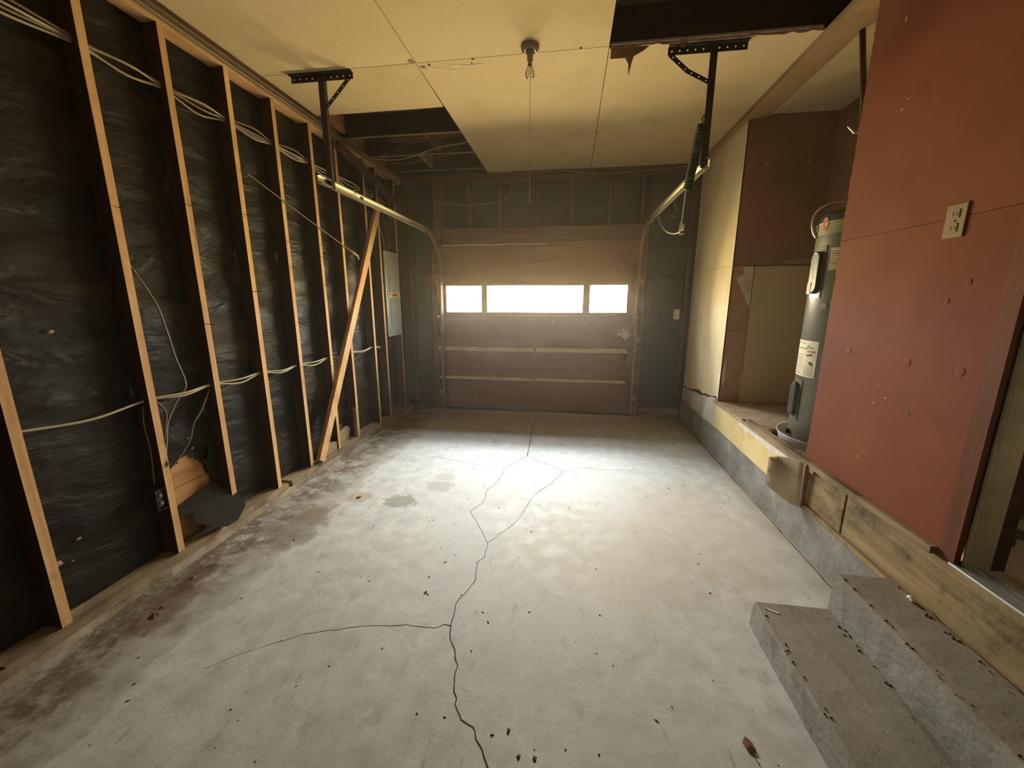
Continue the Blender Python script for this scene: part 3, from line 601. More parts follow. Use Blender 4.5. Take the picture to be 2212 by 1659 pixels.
# ---- alcove
wa = MB().box(2.155, 2.25, 2.36, 4.08, .49, 3.21).box(1.50, 2.25, 4.014, 4.08, .49, 3.21).box(1.55, 2.155, 2.36, 2.40, .49, 3.21).build('wall_alcove', 'brown')
tag(wa, 'brown and grey drywall lining of the water heater alcove', 'wall', kind='structure')
def apan(mat, x0, x1, z0, z1, nm='drywall_sheet'): return box(nm, mat, wa, x0, x1, 4.0, 4.0135, z0, z1)
apan('brown', RX + .002, 2.154, 1.796, 3.01); apan('brown2', RX + .002, 1.634, 1.212, 1.790); apan('brown2', RX + .002, 1.634, .532, 1.208); apan('grayboard', 1.640, 2.154, .532, 1.788)
box('drywall_sheet', 'grayboard', wa, 2.143, 2.1545, 2.401, 3.998, .532, 1.79); box('drywall_sheet', 'brown', wa, 2.143, 2.1545, 2.401, 3.998, 1.794, 3.01)
def patch(pts, mat, y=3.9985): return MB().add([(x, y, z) for x, z in pts], [tuple(range(len(pts)))]).build('torn_paper_patch', mat, wa)
patch([(1.545, 1.785), (1.63, 1.786), (1.632, 1.42), (1.60, 1.47), (1.56, 1.56), (1.53, 1.62), (1.50, 1.66), (1.495, 1.69), (1.54, 1.71), (1.555, 1.73), (1.54, 1.76)], 'whitestrip')
patch([(1.95, 1.80), (2.14, 1.80), (2.14, 1.83), (2.08, 1.835), (2.0, 1.825), (1.9, 1.825), (1.86, 1.81)], 'brown2')
patch([(1.90, 1.826), (2.14, 1.838), (2.14, 1.842), (2.02, 1.836), (1.88, 1.83)], 'gyps', 3.998)
patch([(1.462, .80), (1.48, .95), (1.49, .75), (1.48, .68), (1.468, .70)], 'whitestrip')
patch([(1.63, .80), (1.638, .84), (1.636, .62), (1.63, .60)], 'strip')
for x, z in ((1.64, 2.62), (1.96, 2.63)): patch([(x + .014 * math.cos(i), z + .014 * math.sin(i)) for i in range(6)], 'brown2')
fa = box('floor_alcove', 'alcfloor', None, 1.425, 2.20, 2.38, 4.05, .500, .528); tag(fa, 'raised plywood platform floor of the alcove', 'platform', kind='structure')
MB().box(1.425, 1.47, 3.31, 3.39, .5285, .5295).build('notch', 'black', fa)

# ---- rear wall behind the viewpoint and closed far side
wn = box('wall_near', 'joist_z', None, -2.4, 1.6, YN - .14, YN - .02, -.02, 3.34); tag(wn, 'dark wall behind the viewpoint', 'wall', kind='structure')

# ---- doorway into the house
tr2 = thing('trim_2', (1.5, 1.55, .53), 'worn red and beige trim of the house doorway', 'door trim', kind='structure')
MB().prism([(RX - .002, 1.535, .53), (RX - .002, 1.60, .53), (RX - .002, 1.60, 2.62), (RX - .002, 1.535, 2.62)], (.016, 0, 0)).build('casing', 'redtrim', tr2)
box('casing', 'redtrim', tr2, RX - .002, RX + .014, .53, .60, .53, 2.62); box('casing', 'redtrim', tr2, RX - .002, RX + .014, .601, 1.534, 2.55, 2.62)
box('jamb', 'beige', tr2, 1.468, 1.548, 1.513, 1.534, .5235, 2.55, bevel=.004); box('jamb', 'beige', tr2, 1.468, 1.548, .601, .62, .532, 2.55, bevel=.004)
box('jamb', 'beige', tr2, 1.468, 1.548, .621, 1.512, 2.53, 2.55)
box('filler', 'joist_z', tr2, 1.4615, 1.4675, 1.536, 1.60, .53, 2.55)
box('door_stop', 'grime_z', tr2, 1.5485, 1.60, 1.522, 1.60, .5235, 2.55)
th = thing('trim_3', (1.48, 1.0, .525), 'ribbed aluminium door threshold above the steps', 'threshold', kind='structure')
box('sub_sill', 'old_y', th, 1.452, 1.60, .60, 1.535, .505, .524)
box('nosing', 'alu', th, 1.436, 1.452, .56, 1.545, .522, .534, bevel=.003)
for i in range(9): box('rib', 'alu', th, 1.454 + i * .0105, 1.461 + i * .0105, .60, 1.512, .525, .5315 + (.002 if i % 3 == 0 else 0))
hf = box('floor_house', 'intfloor', None, 1.60, 4.3, -.6, 2.35, .49, .522); tag(hf, 'house floor inside the doorway', 'floor', kind='structure')
hw = MB().box(1.552, 4.3, 2.32, 2.352, .5, 3.21).box(4.28, 4.32, -.6, 2.35, .5, 3.21).box(1.552, 4.3, -.64, -.6, .5, 3.21).box(1.552, 4.3, -.6, 2.35, 2.9, 2.93).build('wall_house', 'intwall')
tag(hw, 'cream walls of the house room beyond the doorway', 'wall', kind='structure')
lamp = thing('added_house_lamp', (3.0, 1.0, 2.89), 'added unseen lamp that lights the house room', 'lamp')  # out-of-view fixture added to brighten the house interior
box('canopy', 'white', lamp, 2.93, 3.07, .93, 1.07, 2.875, 2.899)
MB().lathe([(0, -.19), (.06, -.17), (.085, -.11), (.06, -.04), (.03, -.026)], (3.0, 1.0, 2.90), 20).build('shade', 'white', lamp, smooth=True)
ld = bpy.data.lights.new('added_house_light', 'POINT'); ld.energy = 7; ld.color = (1, .88, .70); ld.shadow_soft_size = .08  # added warm light source for the room past the doorway
lo = bpy.data.objects.new('added_house_light', ld); col.objects.link(lo); lo.parent = lamp; lo.location = (0, 0, -.30)

# ------------------------------------------------------------------ THINGS
# concrete steps under the doorway
stp = thing('concrete_steps', (1.1, .9, 0), 'two rough grey concrete steps up to the house doorway', 'steps')
def slab(x0, x1, y0, y1, z0, z1, name='step'):
    m = MB(); nx, ny = 4, 26; J = lambda y, k_: noise.noise(Vector((y * 9, k_, z1 * 7))) * .006
    rows = []
    for i in range(ny + 1):
        y = y0 + (y1 - y0) * i / ny; rows.append([(x0 + J(y, 1) - .006, y, z0), (x0 + J(y, 2), y, z1 - .012), (x0 + .012 + J(y, 3), y, z1 + J(y, 4) * .4), ((x0 + x1) / 2, y, z1 + J(y, 5) * .5), (x1, y, z1), (x1, y, z0)])
    for r in rows: m.v += r
    for i in range(ny):
        for q in range(6): m.f.append((6 * i + q, 6 * i + (q + 1) % 6, 6 * i + 6 + (q + 1) % 6, 6 * i + 6 + q))
    m.f += [(5, 4, 3, 2, 1, 0), tuple(6 * ny + q for q in range(6))]
    return two_tone(m.build(name, 'step', stp), 'riser', (0, 0, 1))
slab(.885, 1.205, .25, 1.745, 0, .12); slab(1.207, 1.424, .25, 1.75, 0, .30)
tag(MB().tube([(1.405, 1.63, .305), (1.408, 1.615, .312), (1.402, 1.60, .306)], [.006, .011, .006], 7).build('plaster_crumb', 'gyps'), 'small white plaster crumb on the upper concrete step', 'debris')
tag(MB().prism([(.915, 1.712, .1212), (.935, 1.695, .1212), (.965, 1.68, .1212), (.972, 1.684, .1212), (.94, 1.704, .1212)], (0, 0, .002)).build('paint_flake', 'white'), 'white flake lying on the lower concrete step', 'debris')

# ceiling lampholder with bare bulb and pull chain
lx, ly = -.287, 2.78
lp = thing('lampholder', (lx, ly, 2.998), 'porcelain ceiling lampholder with bare bulb and pull chain', 'lamp')
hold = MB().lathe([(0, -.028), (.03, -.028), (.048, -.022), (.057, -.008), (.057, 0), (0, 0)], (lx, ly, 2.998), 32).build('base', 'porc', lp, smooth=True)
for s_ in (-1, 1): MB().lathe([(0, -.010), (.007, -.009), (.009, -.002), (.009, 0)], (lx + s_ * .042, ly, 2.974), 12).build('screw', 'galv', hold, smooth=True)
MB().lathe([(.03, -.03), (.021, -.04), (.018, -.055), (.020, -.075), (.020, -.080), (.014, -.080)], (lx, ly, 2.998), 24).build('socket', 'porc', lp, smooth=True)
MB().lathe([(.0135, -.078), (.0135, -.098)], (lx, ly, 2.998), 18).build('bulb_cap', 'brass', lp, smooth=True)
bl = MB().lathe([(.0135, -.094), (.016, -.105), (.022, -.12), (.028, -.138), (.029, -.15), (.025, -.163), (.015, -.172), (0.0005, -.174)], (lx, ly, 2.998), 28).build('bulb', 'bulb', lp, smooth=True); bl['label'] = 'clear glass bulb'
MB().tube([(lx - .004, ly, 2.90), (lx - .008, ly, 2.858), (lx, ly, 2.852), (lx + .008, ly, 2.858), (lx + .004, ly, 2.90)], .0012, 5).build('filament', 'brass', bl)
ch = MB().tube([(lx + .012, ly - .018, 2.955), (lx + .006, ly - .030, 2.94), (lx + .004, ly - .031, 2.6), (lx + .008, ly - .031, 2.14)], .0016, 5).build('pull_chain', 'cord', lp)
MB().lathe([(0, 0), (.006, -.002), (.004, -.014), (.007, -.03), (0, -.034)], (lx + .008, ly - .031, 2.14), 10).build('chain_pull', 'brass', ch, smooth=True)

# overhead door tracks with perforated hangers
def sweep(path, prof, name, mat, parent):
    pts = [Vector(p) for p in path]; m = MB(); n = len(prof)
    for i, p in enumerate(pts):
        t = (pts[min(i + 1, len(pts) - 1)] - pts[max(0, i - 1)]).normalized(); nn_ = Vector((1, 0, 0)).cross(t).normalized()
        m.v += [tuple(p + Vector((1, 0, 0)) * a + nn_ * b) for a, b in prof]
    for i in range(len(pts) - 1):
        for q in range(n): m.f.append((i * n + q, i * n + (q + 1) % n, (i + 1) * n + (q + 1) % n, (i + 1) * n + q))
    m.f += [tuple(range(n))[::-1], tuple((len(pts) - 1) * n + q for q in range(n))]
    return m.build(name, mat, parent)
def cprof(s_):                                      # C channel open towards s_ (x sign)
    a, h, t, l = .030, .027, .003, .010
    P_ = [(0, -h), (a, -h), (a, -h + l), (a - t, -h + l), (a - t, -h + t), (t, -h + t), (t, h - t), (a - t, h - t), (a - t, h - l), (a, h - l), (a, h), (0, h)]
    return [(s_ * (x - .015), y) for x, y in P_]
def perf(p0, p1, wv, w_, t, name, parent, pitch=.045, solid=0):
    p0, p1, wv = Vector(p0), Vector(p1), Vector(wv).normalized(); d = p1 - p0; L_ = d.length; d.normalize(); tv = d.cross(wv).normalized() * t / 2; m = MB()
    for s_ in (-1, 1): m.bar(p0 + wv * s_ * w_ * .31, p1 + wv * s_ * w_ * .31, wv * w_ * .19, tv)
    n = max(2, int(L_ / pitch)); hole = .009
    for i in range(n + 1):
        a = max(0, (i - .5) * L_ / n + hole / 2); b = min(L_, (i + .5) * L_ / n - hole / 2)
        m.bar(p0 + d * a, p0 + d * b, wv * w_ * .12, tv)
    return m.build(name, 'steel', parent)
def arc_path(xv, xh, zh, yend):
    P_ = [(xv, 5.115, .04), (xv, 5.115, .6), (xv, 5.115, 1.3), (xv, 5.115, 1.85)]
    for i in range(1, 9):
        a = R(90 * i / 8); r = .33; f = i / 8; P_.append((xv + (xh - xv) * f, 5.115 - r + r * math.cos(a), zh - r + r * math.sin(a)))
    return P_, [(xh, 5.115 - .33, zh), (xh, 4.0, zh + .004), (xh, yend, zh)]
for side, xv, xh, zh, ye, lab in ((1, -1.665, -1.73, 2.305, 2.75, 'galvanised door track along the stud wall, hung on perforated angle'), (-1, .805, .835, 2.345, 2.90, 'galvanised door track beside the alcove wall, hung on perforated angle')):
    t = thing('door_track', (xv, 5.115, 0), lab, 'door track', 'garage door tracks')
    va, ho = arc_path(xv, xh, zh, ye); va[3] = (xv, 5.115, zh - .34)
    sweep(va, cprof(side), 'vertical_rail', 'track_d', t); hr = sweep(ho, cprof(side), 'horizontal_rail', 'galv', t)
    MB().bar((xh - side * .019, 5.115 - .43, zh), (xh - side * .019, 5.115 - .25, zh), (0, 0, .03), (.002, 0, 0)).build('splice_plate', 'galv', t)
    if side == 1: MB().bar((xh + .0165, ye + .52, zh), (xh + .0165, ye + .57, zh), (0, 0, .012), (.0012, 0, 0)).build('slot', 'black', hr)
    for z in (.25, 1.0, 1.7): MB().bar((xv - side * .018, 5.14, z), (xv - side * .018, 5.158, z), (0, 0, .035), (.002, 0, 0)).box(min(xv - side * .018, xv - side * .075), max(xv - side * .018, xv - side * .075), 5.1565, 5.1595, z - .035, z + .035).build('bracket', 'track_d', t)
    if side == 1:
        yh = 2.885; hx0, hx1, px = -1.955, -1.50, -1.735
        perf((hx0, yh, 2.978), (hx1, yh, 2.978), (0, 0, 1), .042, .004, 'hanger_angle', t); box('angle_flange', 'steel', t, hx0, hx1, yh - .035, yh - .003, 2.9935, 2.9985)
        perf((px + .02, yh, 2.792), (hx1 - .02, yh, 2.972), (-.66, 0, .75), .026, .004, 'hanger_brace', t)
    else:
        yh = 2.915; hx0, hx1, px = .547, 1.003, .815
        perf((hx0, yh, 2.978), (hx1, yh, 2.978), (0, 0, 1), .042, .004, 'hanger_angle', t); box('angle_flange', 'steel', t, hx0, hx1, yh - .035, yh - .003, 2.9935, 2.9985)
        perf((.56, yh, 2.962), (.675, yh, 2.862), (.66, 0, .75), .026, .004, 'hanger_brace', t); perf((.672, yh, 2.865), (px - .01, yh, 2.795), (.45, 0, .9), .026, .004, 'hanger_brace', t)
    MB().box(px - .021, px + .021, yh - .004, yh, zh - .03, 2.998).box(px + .017, px + .021, yh + .0005, yh + .032, zh - .03, 2.998).build('hanger_post', 'steel', t)
    MB().tube([(px - .02, yh - .012, zh), (px + .02, yh - .012, zh)], .006, 8).build('bolt', 'steel', t)

# slack extension spring hanging from the right hanger, with its cable and pulley
sp = thing('extension_spring', (.80, 2.94, 2.62), 'dark extension spring hanging from the right track hanger with cable and pulley', 'spring')
a, b = Vector((.795, 2.955, 2.585)), Vector((.775, 3.10, 2.235)); ax = (b - a).normalized(); u = ax.cross(Vector((1, 0, 0))).normalized(); v_ = ax.cross(u); turns = 34
MB().tube([a + (b - a) * (i / (turns * 8)) + (u * math.cos(2 * math.pi * i / 8) + v_ * math.sin(2 * math.pi * i / 8)) * .026 for i in range(turns * 8 + 1)], .0062, 5).build('coil', 'spring', sp, smooth=True)
MB().tube(spline([(.80, 2.955, 2.585), (.79, 2.945, 2.615), (.805, 2.93, 2.63), (.815, 2.925, 2.61), (.81, 2.94, 2.585)], 5), .004, 6).build('hook', 'spring', sp)
MB().tube([(.772, 2.965, 2.59), (.765, 3.09, 2.27), (.79, 3.24, 2.04)], .0035, 6).build('safety_cable', 'galv', sp)
pu = MB().lathe([(.008, -.007), (.024, -.007), (.018, 0), (.024, .007), (.008, .007)], (0, 0, 0), 18).build('pulley', 'galv', sp)
pu.rotation_euler = (0, R(90), 0); pu.location = Vector((.80, 3.245, 2.015)) - wloc(sp)
MB().tube([(.785, 3.24, 2.05), (.782, 3.25, 2.0), (.79, 3.25, 1.965), (.815, 3.25, 1.97)], .006, 6).build('pulley_fork', 'galv', sp)
MB().tube(spline([(.80, 3.25, 1.995), (.80, 3.45, 2.0), (.80, 3.75, 2.06), (.805, 4.05, 2.17), (.81, 4.25, 2.30)], 6), .0035, 6).build('lift_cable', 'cable', sp)
tag(MB().tube(spline([(.82, 3.6, 2.31), (.80, 3.55, 2.24), (.81, 3.5, 2.18), (.79, 3.5, 2.15)], 5) + [(.77, 3.52, 2.14), (.81, 3.5, 2.135)], .0016, 5).build('wire_scrap', 'cord'), 'thin scrap of wire dangling from the right track', 'wire')

# boards and rods on the stud wall
lb = MB().bar((-2.146, 3.03, .095), (-2.146, 4.46, 2.475), Vector((0, .857, -.515)) * .0445, (.019, 0, 0)).build('leaning_board', 'stud_z', None, bevel=.003)
tag(lb, 'pale diagonal two-by-four leaning across the studs', 'board')
rod = thing('steel_rod', (-2.14, 2.66, 2.29), 'thin rusty rod slung slantwise across the studs with taped tip', 'rod')
MB().tube([(-2.15, 2.60, 2.315), (-2.145, 3.2, 2.135), (-2.14, 3.80, 1.965)], .0045, 6).build('shaft', 'cable_d', rod)
MB().tube([(-2.14, 3.78, 1.97), (-2.135, 3.86, 1.945), (-2.13, 3.925, 1.918), (-2.13, 3.94, 1.89)], [.008, .011, .012, .008], 8).build('taped_tip', 'cloth', rod, smooth=True)
db = MB().bar((-2.10, 3.66, 2.85), (-1.93, 5.15, 2.42), (0, .012, .036), (.018, 0, 0)).build('brace_board', 'grime_y', None, bevel=.003)
tag(db, 'dark brown brace board slanting above the left track', 'board')
sc1 = MB().prism([(-2.20, 3.09, .088), (-2.20, 3.20, .20), (-2.20, 3.335, .165), (-2.20, 3.33, .095)], (.03, 0, 0)).build('wood_scrap', 'old_y'); tag(sc1, 'pale weathered wood scrap beside the leaning board foot', 'wood scrap')
sc2 = MB().prism([(-2.235, 3.43, .085), (-2.235, 3.43, .20), (-2.235, 3.60, .235), (-2.235, 3.655, .20), (-2.235, 3.62, .085)], (.02, 0, 0)).build('wood_scrap', 'old_y'); tag(sc2, 'grey board offcut standing in the bay behind the leaning board', 'wood scrap')
tag(MB().lathe([(0, .03), (.016, .025), (.02, .01), (.014, 0), (0, 0)], (-2.19, 3.13, .19), 10).build('foam_crumb', 'gyps', smooth=True), 'white foam crumb on top of the wood scrap', 'debris')

# electrical panel
ep = thing('breaker_box', (-2.17, 4.745, 1.12), 'grey enamel breaker panel mounted between the studs', 'breaker box')
Y0, Y1, Z0, Z1, XF = 4.552, 4.935, 1.052, 2.050, -2.152
box('back_box', 'panel_d', ep, -2.252, XF - .006, Y0 + .03, Y1 - .03, Z0 + .03, Z1 - .03)
box('cover', 'panel', ep, XF - .005, XF, Y0, Y1, Z0, Z1, bevel=.002)
for y, z in ((Y0 + .03, Z1 - .03), (Y1 - .03, Z1 - .03), (Y0 + .06, 1.60), (Y1 - .03, 1.60), (Y1 - .03, Z0 + .035)): MB().tube([(XF, y, z), (XF + .004, y, z)], .008, 8).build('screw', 'white', ep)
pd = box('panel_door', 'panel', ep, XF + .0005, XF + .006, Y0 + .10, Y1 - .06, 1.20, 1.505, bevel=.002); box('door_seam', 'panel_d', pd, XF + .0062, XF + .0072, Y0 + .115, Y0 + .122, 1.23, 1.48)
pd2 = box('panel_door', 'panel', ep, XF + .0005, XF + .006, Y0 + .10, Y1 - .06, 1.585, 1.79, bevel=.002); box('door_seam', 'panel_d', pd2, XF + .0062, XF + .0072, Y0 + .105, Y0 + .115, 1.70, 1.79)
lbl = box('warning_label', 'label', ep, XF + .0065, XF + .008, Y0 + .045, Y1 - .015, 1.515, 1.575)
for y0, y1 in ((.06, .10), (.155, .20), (.205, .25), (.255, .28), (.29, .31)): box('print', 'redink', lbl, XF + .0081, XF + .0087, Y0 + y0, Y0 + y1, 1.528 if y0 > .1 else 1.545, 1.562)

# cables
def cable(name, pts, r, mat, label, group=None, n=6, parts=6):
    return tag(MB().tube(spline(pts, parts), r, n).build(name, mat, smooth=True), label, 'cable', group)
for i in range(4):
    P_ = []
    for j, y in enumerate(ST[2:13]):
        P_.append((-2.205 + .006 * (i % 2), y + .019, 2.615 + (i - 1.5) * .007))
        yn = ST[2:14][j + 1]; P_.append((-2.195 + random.uniform(-.02, .03), (y + yn) / 2 + .02, 2.605 + (i - 1.5) * .022 + random.uniform(-.012, .008)))
    cable('electrical_cable', P_, .0058, ('cable', 'cable_g', 'cable', 'cable_d')[i], ('lowest cable', 'second lowest cable', 'second highest cable', 'topmost cable')[i] + ' of the bundle threaded through the upper studs', 'upper cable bundle')
for i in range(2):
    P_ = []
    for j, y in enumerate(ST[4:12]):
        zz = .975 - .01 * (j > 3); P_.append((-2.20, y + .019, zz + .006 * i))
        yn = ST[4:13][j + 1]; P_.append((-2.19 + .012 * i, (y + yn) / 2 + .02, zz - .028 + .022 * i + random.uniform(-.01, .01)))
    P_ = [p for p in P_ if p[1] < 4.45]
    if i == 1: P_ = P_[2:]
    cable('electrical_cable', P_, .0062, 'cable', ('longer, lower cable', 'shorter, upper cable')[i] + ' of the pale pair strung through the studs at waist height', 'lower cable pair')
cable('electrical_cable', [(-2.235, 1.80, 1.70), (-2.22, 1.828, 1.629), (-2.21, 1.894, 1.477), (-2.205, 1.922, 1.326), (-2.20, 1.939, 1.182), (-2.195, 1.969, 1.015), (-2.20, 1.914, .946), (-2.205, 1.839, .831), (-2.20, 1.808, .733), (-2.175, 1.768, .66), (-2.16, 1.755, .60)], .005, 'cable_g', 'kinked loose grey cable hanging in the bay of the torn tar paper')
cable('electrical_cable', [(-2.20, 2.115, .95), (-2.19, 2.034, .844), (-2.19, 1.97, .776), (-2.20, 1.938, .686), (-2.215, 1.88, .608), (-2.235, 1.82, .55)], .0055, 'cable_d', 'brown cable dropping from the second stud past the torn tar paper')
cable('electrical_cable', [(-2.20, 1.79, .96), (-2.195, 1.826, .889), (-2.2, 1.81, .787), (-2.21, 1.79, .665), (-2.22, 1.78, .5)], .005, 'cable_d', 'short dark cable beside the near stud above the outlet box')
cable('electrical_cable', [(-2.20, 1.72, .95), (-2.19, 1.70, .85), (-2.195, 1.71, .70), (-2.20, 1.70, .52)], .004, 'cable_d', 'dark wire running down to the outlet box')
for i, (x, z) in enumerate(((-2.150, 2.935), (-2.146, 2.962), (-2.142, 2.918))):
    P_ = [(x + random.uniform(-.003, .004), y, z + random.uniform(-.004, .004)) for y in (-1, 0, .8, 1.4, 2.0, 2.6, 3.2, 3.7, 4.1)]
    P_ += [[(-2.05, 4.28, 2.92), (-1.806, 4.3, 2.908), (-1.604, 4.3, 2.942), (-1.355, 4.3, 3.003), (-1.113, 4.3, 3.03), (-1.0, 4.3, 3.06)], [(-2.10, 4.5, 2.97), (-1.826, 4.6, 2.965), (-1.453, 4.6, 3.015), (-1.193, 4.6, 3.05)], [(-2.13, 4.6, 2.90), (-2.12, 4.70, 2.6), (-2.15, 4.76, 2.29), (-2.19, 4.80, 2.04)]][i]
    cable('electrical_cable', P_, .0055, ('cable', 'cable_d', 'cable_d')[i], ('pale cable stapled along the top plate and looping into the open ceiling bay', 'brown cable along the top plate crossing behind the second joist', 'brown cable along the top plate dropping to the breaker panel')[i])
cable('electrical_cable', [(-2.0, 4.25, 2.93), (-1.85, 4.3, 3.0), (-1.7, 4.3, 3.05), (-1.5, 4.28, 3.06), (-1.3, 4.26, 3.02)], .0035, 'cable_d', 'thin arched wire in the open ceiling bay')
cable('electrical_cable', [(-2.16, 4.60, 2.50), (-2.17, 4.66, 2.36), (-2.17, 4.72, 2.20), (-2.19, 4.76, 2.04)], .005, 'cable_d', 'feed cable entering the breaker panel top, nearest the leaning board')
cable('electrical_cable', [(-2.19, 4.56, 2.32), (-2.18, 4.62, 2.20), (-2.19, 4.68, 2.04)], .005, 'cable', 'short pale cable entering the breaker panel top')
cable('electrical_cable', [(-2.12, 4.16, 2.91), (-2.12, 4.15, 2.75), (-2.13, 4.16, 2.62)], .005, 'cable_g', 'short cable end hanging below the top plate corner')
cable('electrical_cable', [(-1.66, 5.155, 2.661), (-1.357, 5.165, 2.641), (-1.005, 5.165, 2.647), (-.861, 5.16, 2.663), (-.775, 5.155, 2.745), (-.752, 5.155, 2.822), (-.803, 5.155, 2.89), (-.888, 5.16, 2.941)], .004, 'cable_d', 'looping wire across the wall studs above the garage door')
cable('electrical_cable', [(-1.0, 5.155, 2.985), (-.5, 5.16, 2.978), (-.055, 5.15, 2.974), (.269, 5.15, 2.935), (.844, 5.15, 2.94), (1.35, 5.15, 2.975)], .004, 'cable_g', 'sagging wire along the rear ceiling edge')

# boxes and plates
ob_ = thing('outlet_box', (-2.2, 1.70, .43), 'open metal outlet box nailed to the near stud', 'outlet box')
m = MB().box(-2.25, -2.165, 1.668, 1.671, .375, .49).box(-2.25, -2.247, 1.671, 1.727, .375, .49).box(-2.247, -2.165, 1.671, 1.727, .375, .378).box(-2.247, -2.165, 1.671, 1.727, .487, .49); m.build('box_shell', 'steel', ob_)
box('receptacle', 'steel', ob_, -2.20, -2.18, 1.680, 1.718, .385, .48, bevel=.003)
for z in (.41, .455): MB().tube([(-2.181, 1.70, z), (-2.172, 1.70, z)], .010, 10).build('terminal', 'cable_d', ob_)
op = thing('wall_outlet', (RX, 1.835, 1.79), 'dirty ivory outlet plate on the oxblood panel', 'outlet')
pl_ = box('cover_plate', 'ivory', op, RX - .007, RX - .0005, 1.792, 1.878, 1.728, 1.852, bevel=.003)
for z in (1.765, 1.815):
    q = box('receptacle_face', 'ivory', op, RX - .0095, RX - .0072, 1.818, 1.852, z - .016, z + .016, bevel=.002)
    for y in (1.827, 1.843): box('slot', 'black', q, RX - .0102, RX - .0096, y - .002, y + .002, z - .007, z + .007)
MB().tube([(RX - .0075, 1.835, 1.79), (RX - .009, 1.835, 1.79)], .004, 8).build('plate_screw', 'steel', op)
sw = thing('light_switch', (1.30, YB + .03, 1.31), 'white light switch on the dark rear wall', 'switch')
box('cover_plate', 'white', sw, 1.265, 1.337, YB + .022, YB + .0295, 1.252, 1.372, bevel=.003); box('toggle', 'white', sw, 1.295, 1.307, YB + .010, YB + .0215, 1.30, 1.325)

# water heater standing in its pan
hc = (1.80, 2.85)
dp = thing('drain_pan', (1.80, 2.85, .529), 'round aluminium drain pan under the water heater', 'pan')
MB().lathe([(0, .012), (.285, .012), (.30, .002)], (*hc, .529), 48).build('pan_floor', 'pan', dp, smooth=True)
MB().lathe([(.30, .002), (.31, .005), (.325, .065), (.332, .067), (.332, .064), (.327, .06), (.313, .001), (.30, 0)], (*hc, .529), 48).build('rim', 'pan', dp, smooth=True)
box('drain_fitting', 'joist_z', dp, 1.485, 1.53, 3.01, 3.05, .53, .565)
wh = thing('water_heater', (1.80, 2.85, .545), 'tall grey cylindrical water heater with paper labels in the alcove', 'water heater')
HR = .265
MB().lathe([(.255, .0), (HR, .012), (HR, 1.375)], (*hc, .56), 64).build('tank', 'heater', wh, smooth=True)
MB().lathe([(HR + .004, 1.325), (HR + .004, 1.395)], (*hc, .56), 64).build('band', 'heater_band', wh, smooth=True)
MB().lathe([(HR + .004, 1.395), (HR + .003, 1.43), (.25, 1.455), (.0, 1.462)], (*hc, .56), 64).build('top_cap', 'heater_d', wh, smooth=True)
MB().lathe([(HR + .005, 1.392), (HR + .007, 1.396), (HR + .005, 1.40)], (*hc, .56), 64).build('trim_ring', 'heater_band', wh, smooth=True)
for a in (60, 180, 300): box('foot', 'heater_d', wh, hc[0] + .2 * math.cos(R(a)) - .025, hc[0] + .2 * math.cos(R(a)) + .025, hc[1] + .2 * math.sin(R(a)) - .025, hc[1] + .2 * math.sin(R(a)) + .025, .5415, .5595)
def cpatch(a0, a1, z0, z1, mat, name, parent, off=.0015, n=10):
    return MB().lathe([(HR + off, z0), (HR + off, z1)], (*hc, 0), n, a0, a1).build(name, mat, parent, smooth=True)
def on_cyl(vs_, fs, ac, zc, mat, name, parent, off):           # flat outline (x right as seen, y up) wrapped on the tank
    out = []
    for x, y, *_ in vs_:
        a = R(ac) + x / HR; out.append((hc[0] + (HR + off) * math.cos(a), hc[1] + (HR + off) * math.sin(a), zc + y))
    return MB().add(out, fs).build(name, mat, parent)
L1 = cpatch(151, 203, 1.0, 1.235, 'label', 'paper_label', wh); L1['label'] = 'cream instruction label with black and red print'
cpatch(186, 199, 1.162, 1.172, 'redink', 'print', L1, .0025)
for i in range(9): cpatch(158, 178, 1.015 + i * .0155, 1.0195 + i * .0155, 'inkg' if i % 3 else 'redink', 'print', L1, .0025)
for i in range(6): cpatch(183, 200, 1.012 + i * .011, 1.0155 + i * .011, 'inkg', 'print', L1, .0025)
for a, z in ((188, 1.14), (193, 1.145), (194, 1.095), (196, 1.085)): on_cyl([(.012 * math.cos(i) * (1 + .5 * (i % 2)), .008 * math.sin(i)) for i in range(7)], [tuple(range(7))], a, z, 'ink', 'print', L1, .0026)
for a0, a1, z in ((160, 164, 1.215), (168, 172, 1.213), (176, 180, 1.212), (186, 190, 1.20), (184, 196, 1.188), (165, 186, 1.18)): cpatch(a0, a1, z, z + .006, 'ink', 'print', L1, .0025)
L2 = cpatch(199, 216, 1.672, 1.80, 'label', 'paper_label', wh); L2['label'] = 'small cream rating label'
for i in range(8): cpatch(200.5, 214, 1.68 + i * .014, 1.684 + i * .014, 'ink' if i in (2, 6) else 'inkg', 'print', L2, .0025)
cpatch(152, 156, 1.50, 1.80, 'label', 'paper_label', wh); cpatch(158, 163, 1.44, 1.47, 'redink', 'warning_sticker', wh)
cpatch(196, 205, 1.44, 1.475, 'inkg', 'worn_sticker', wh)
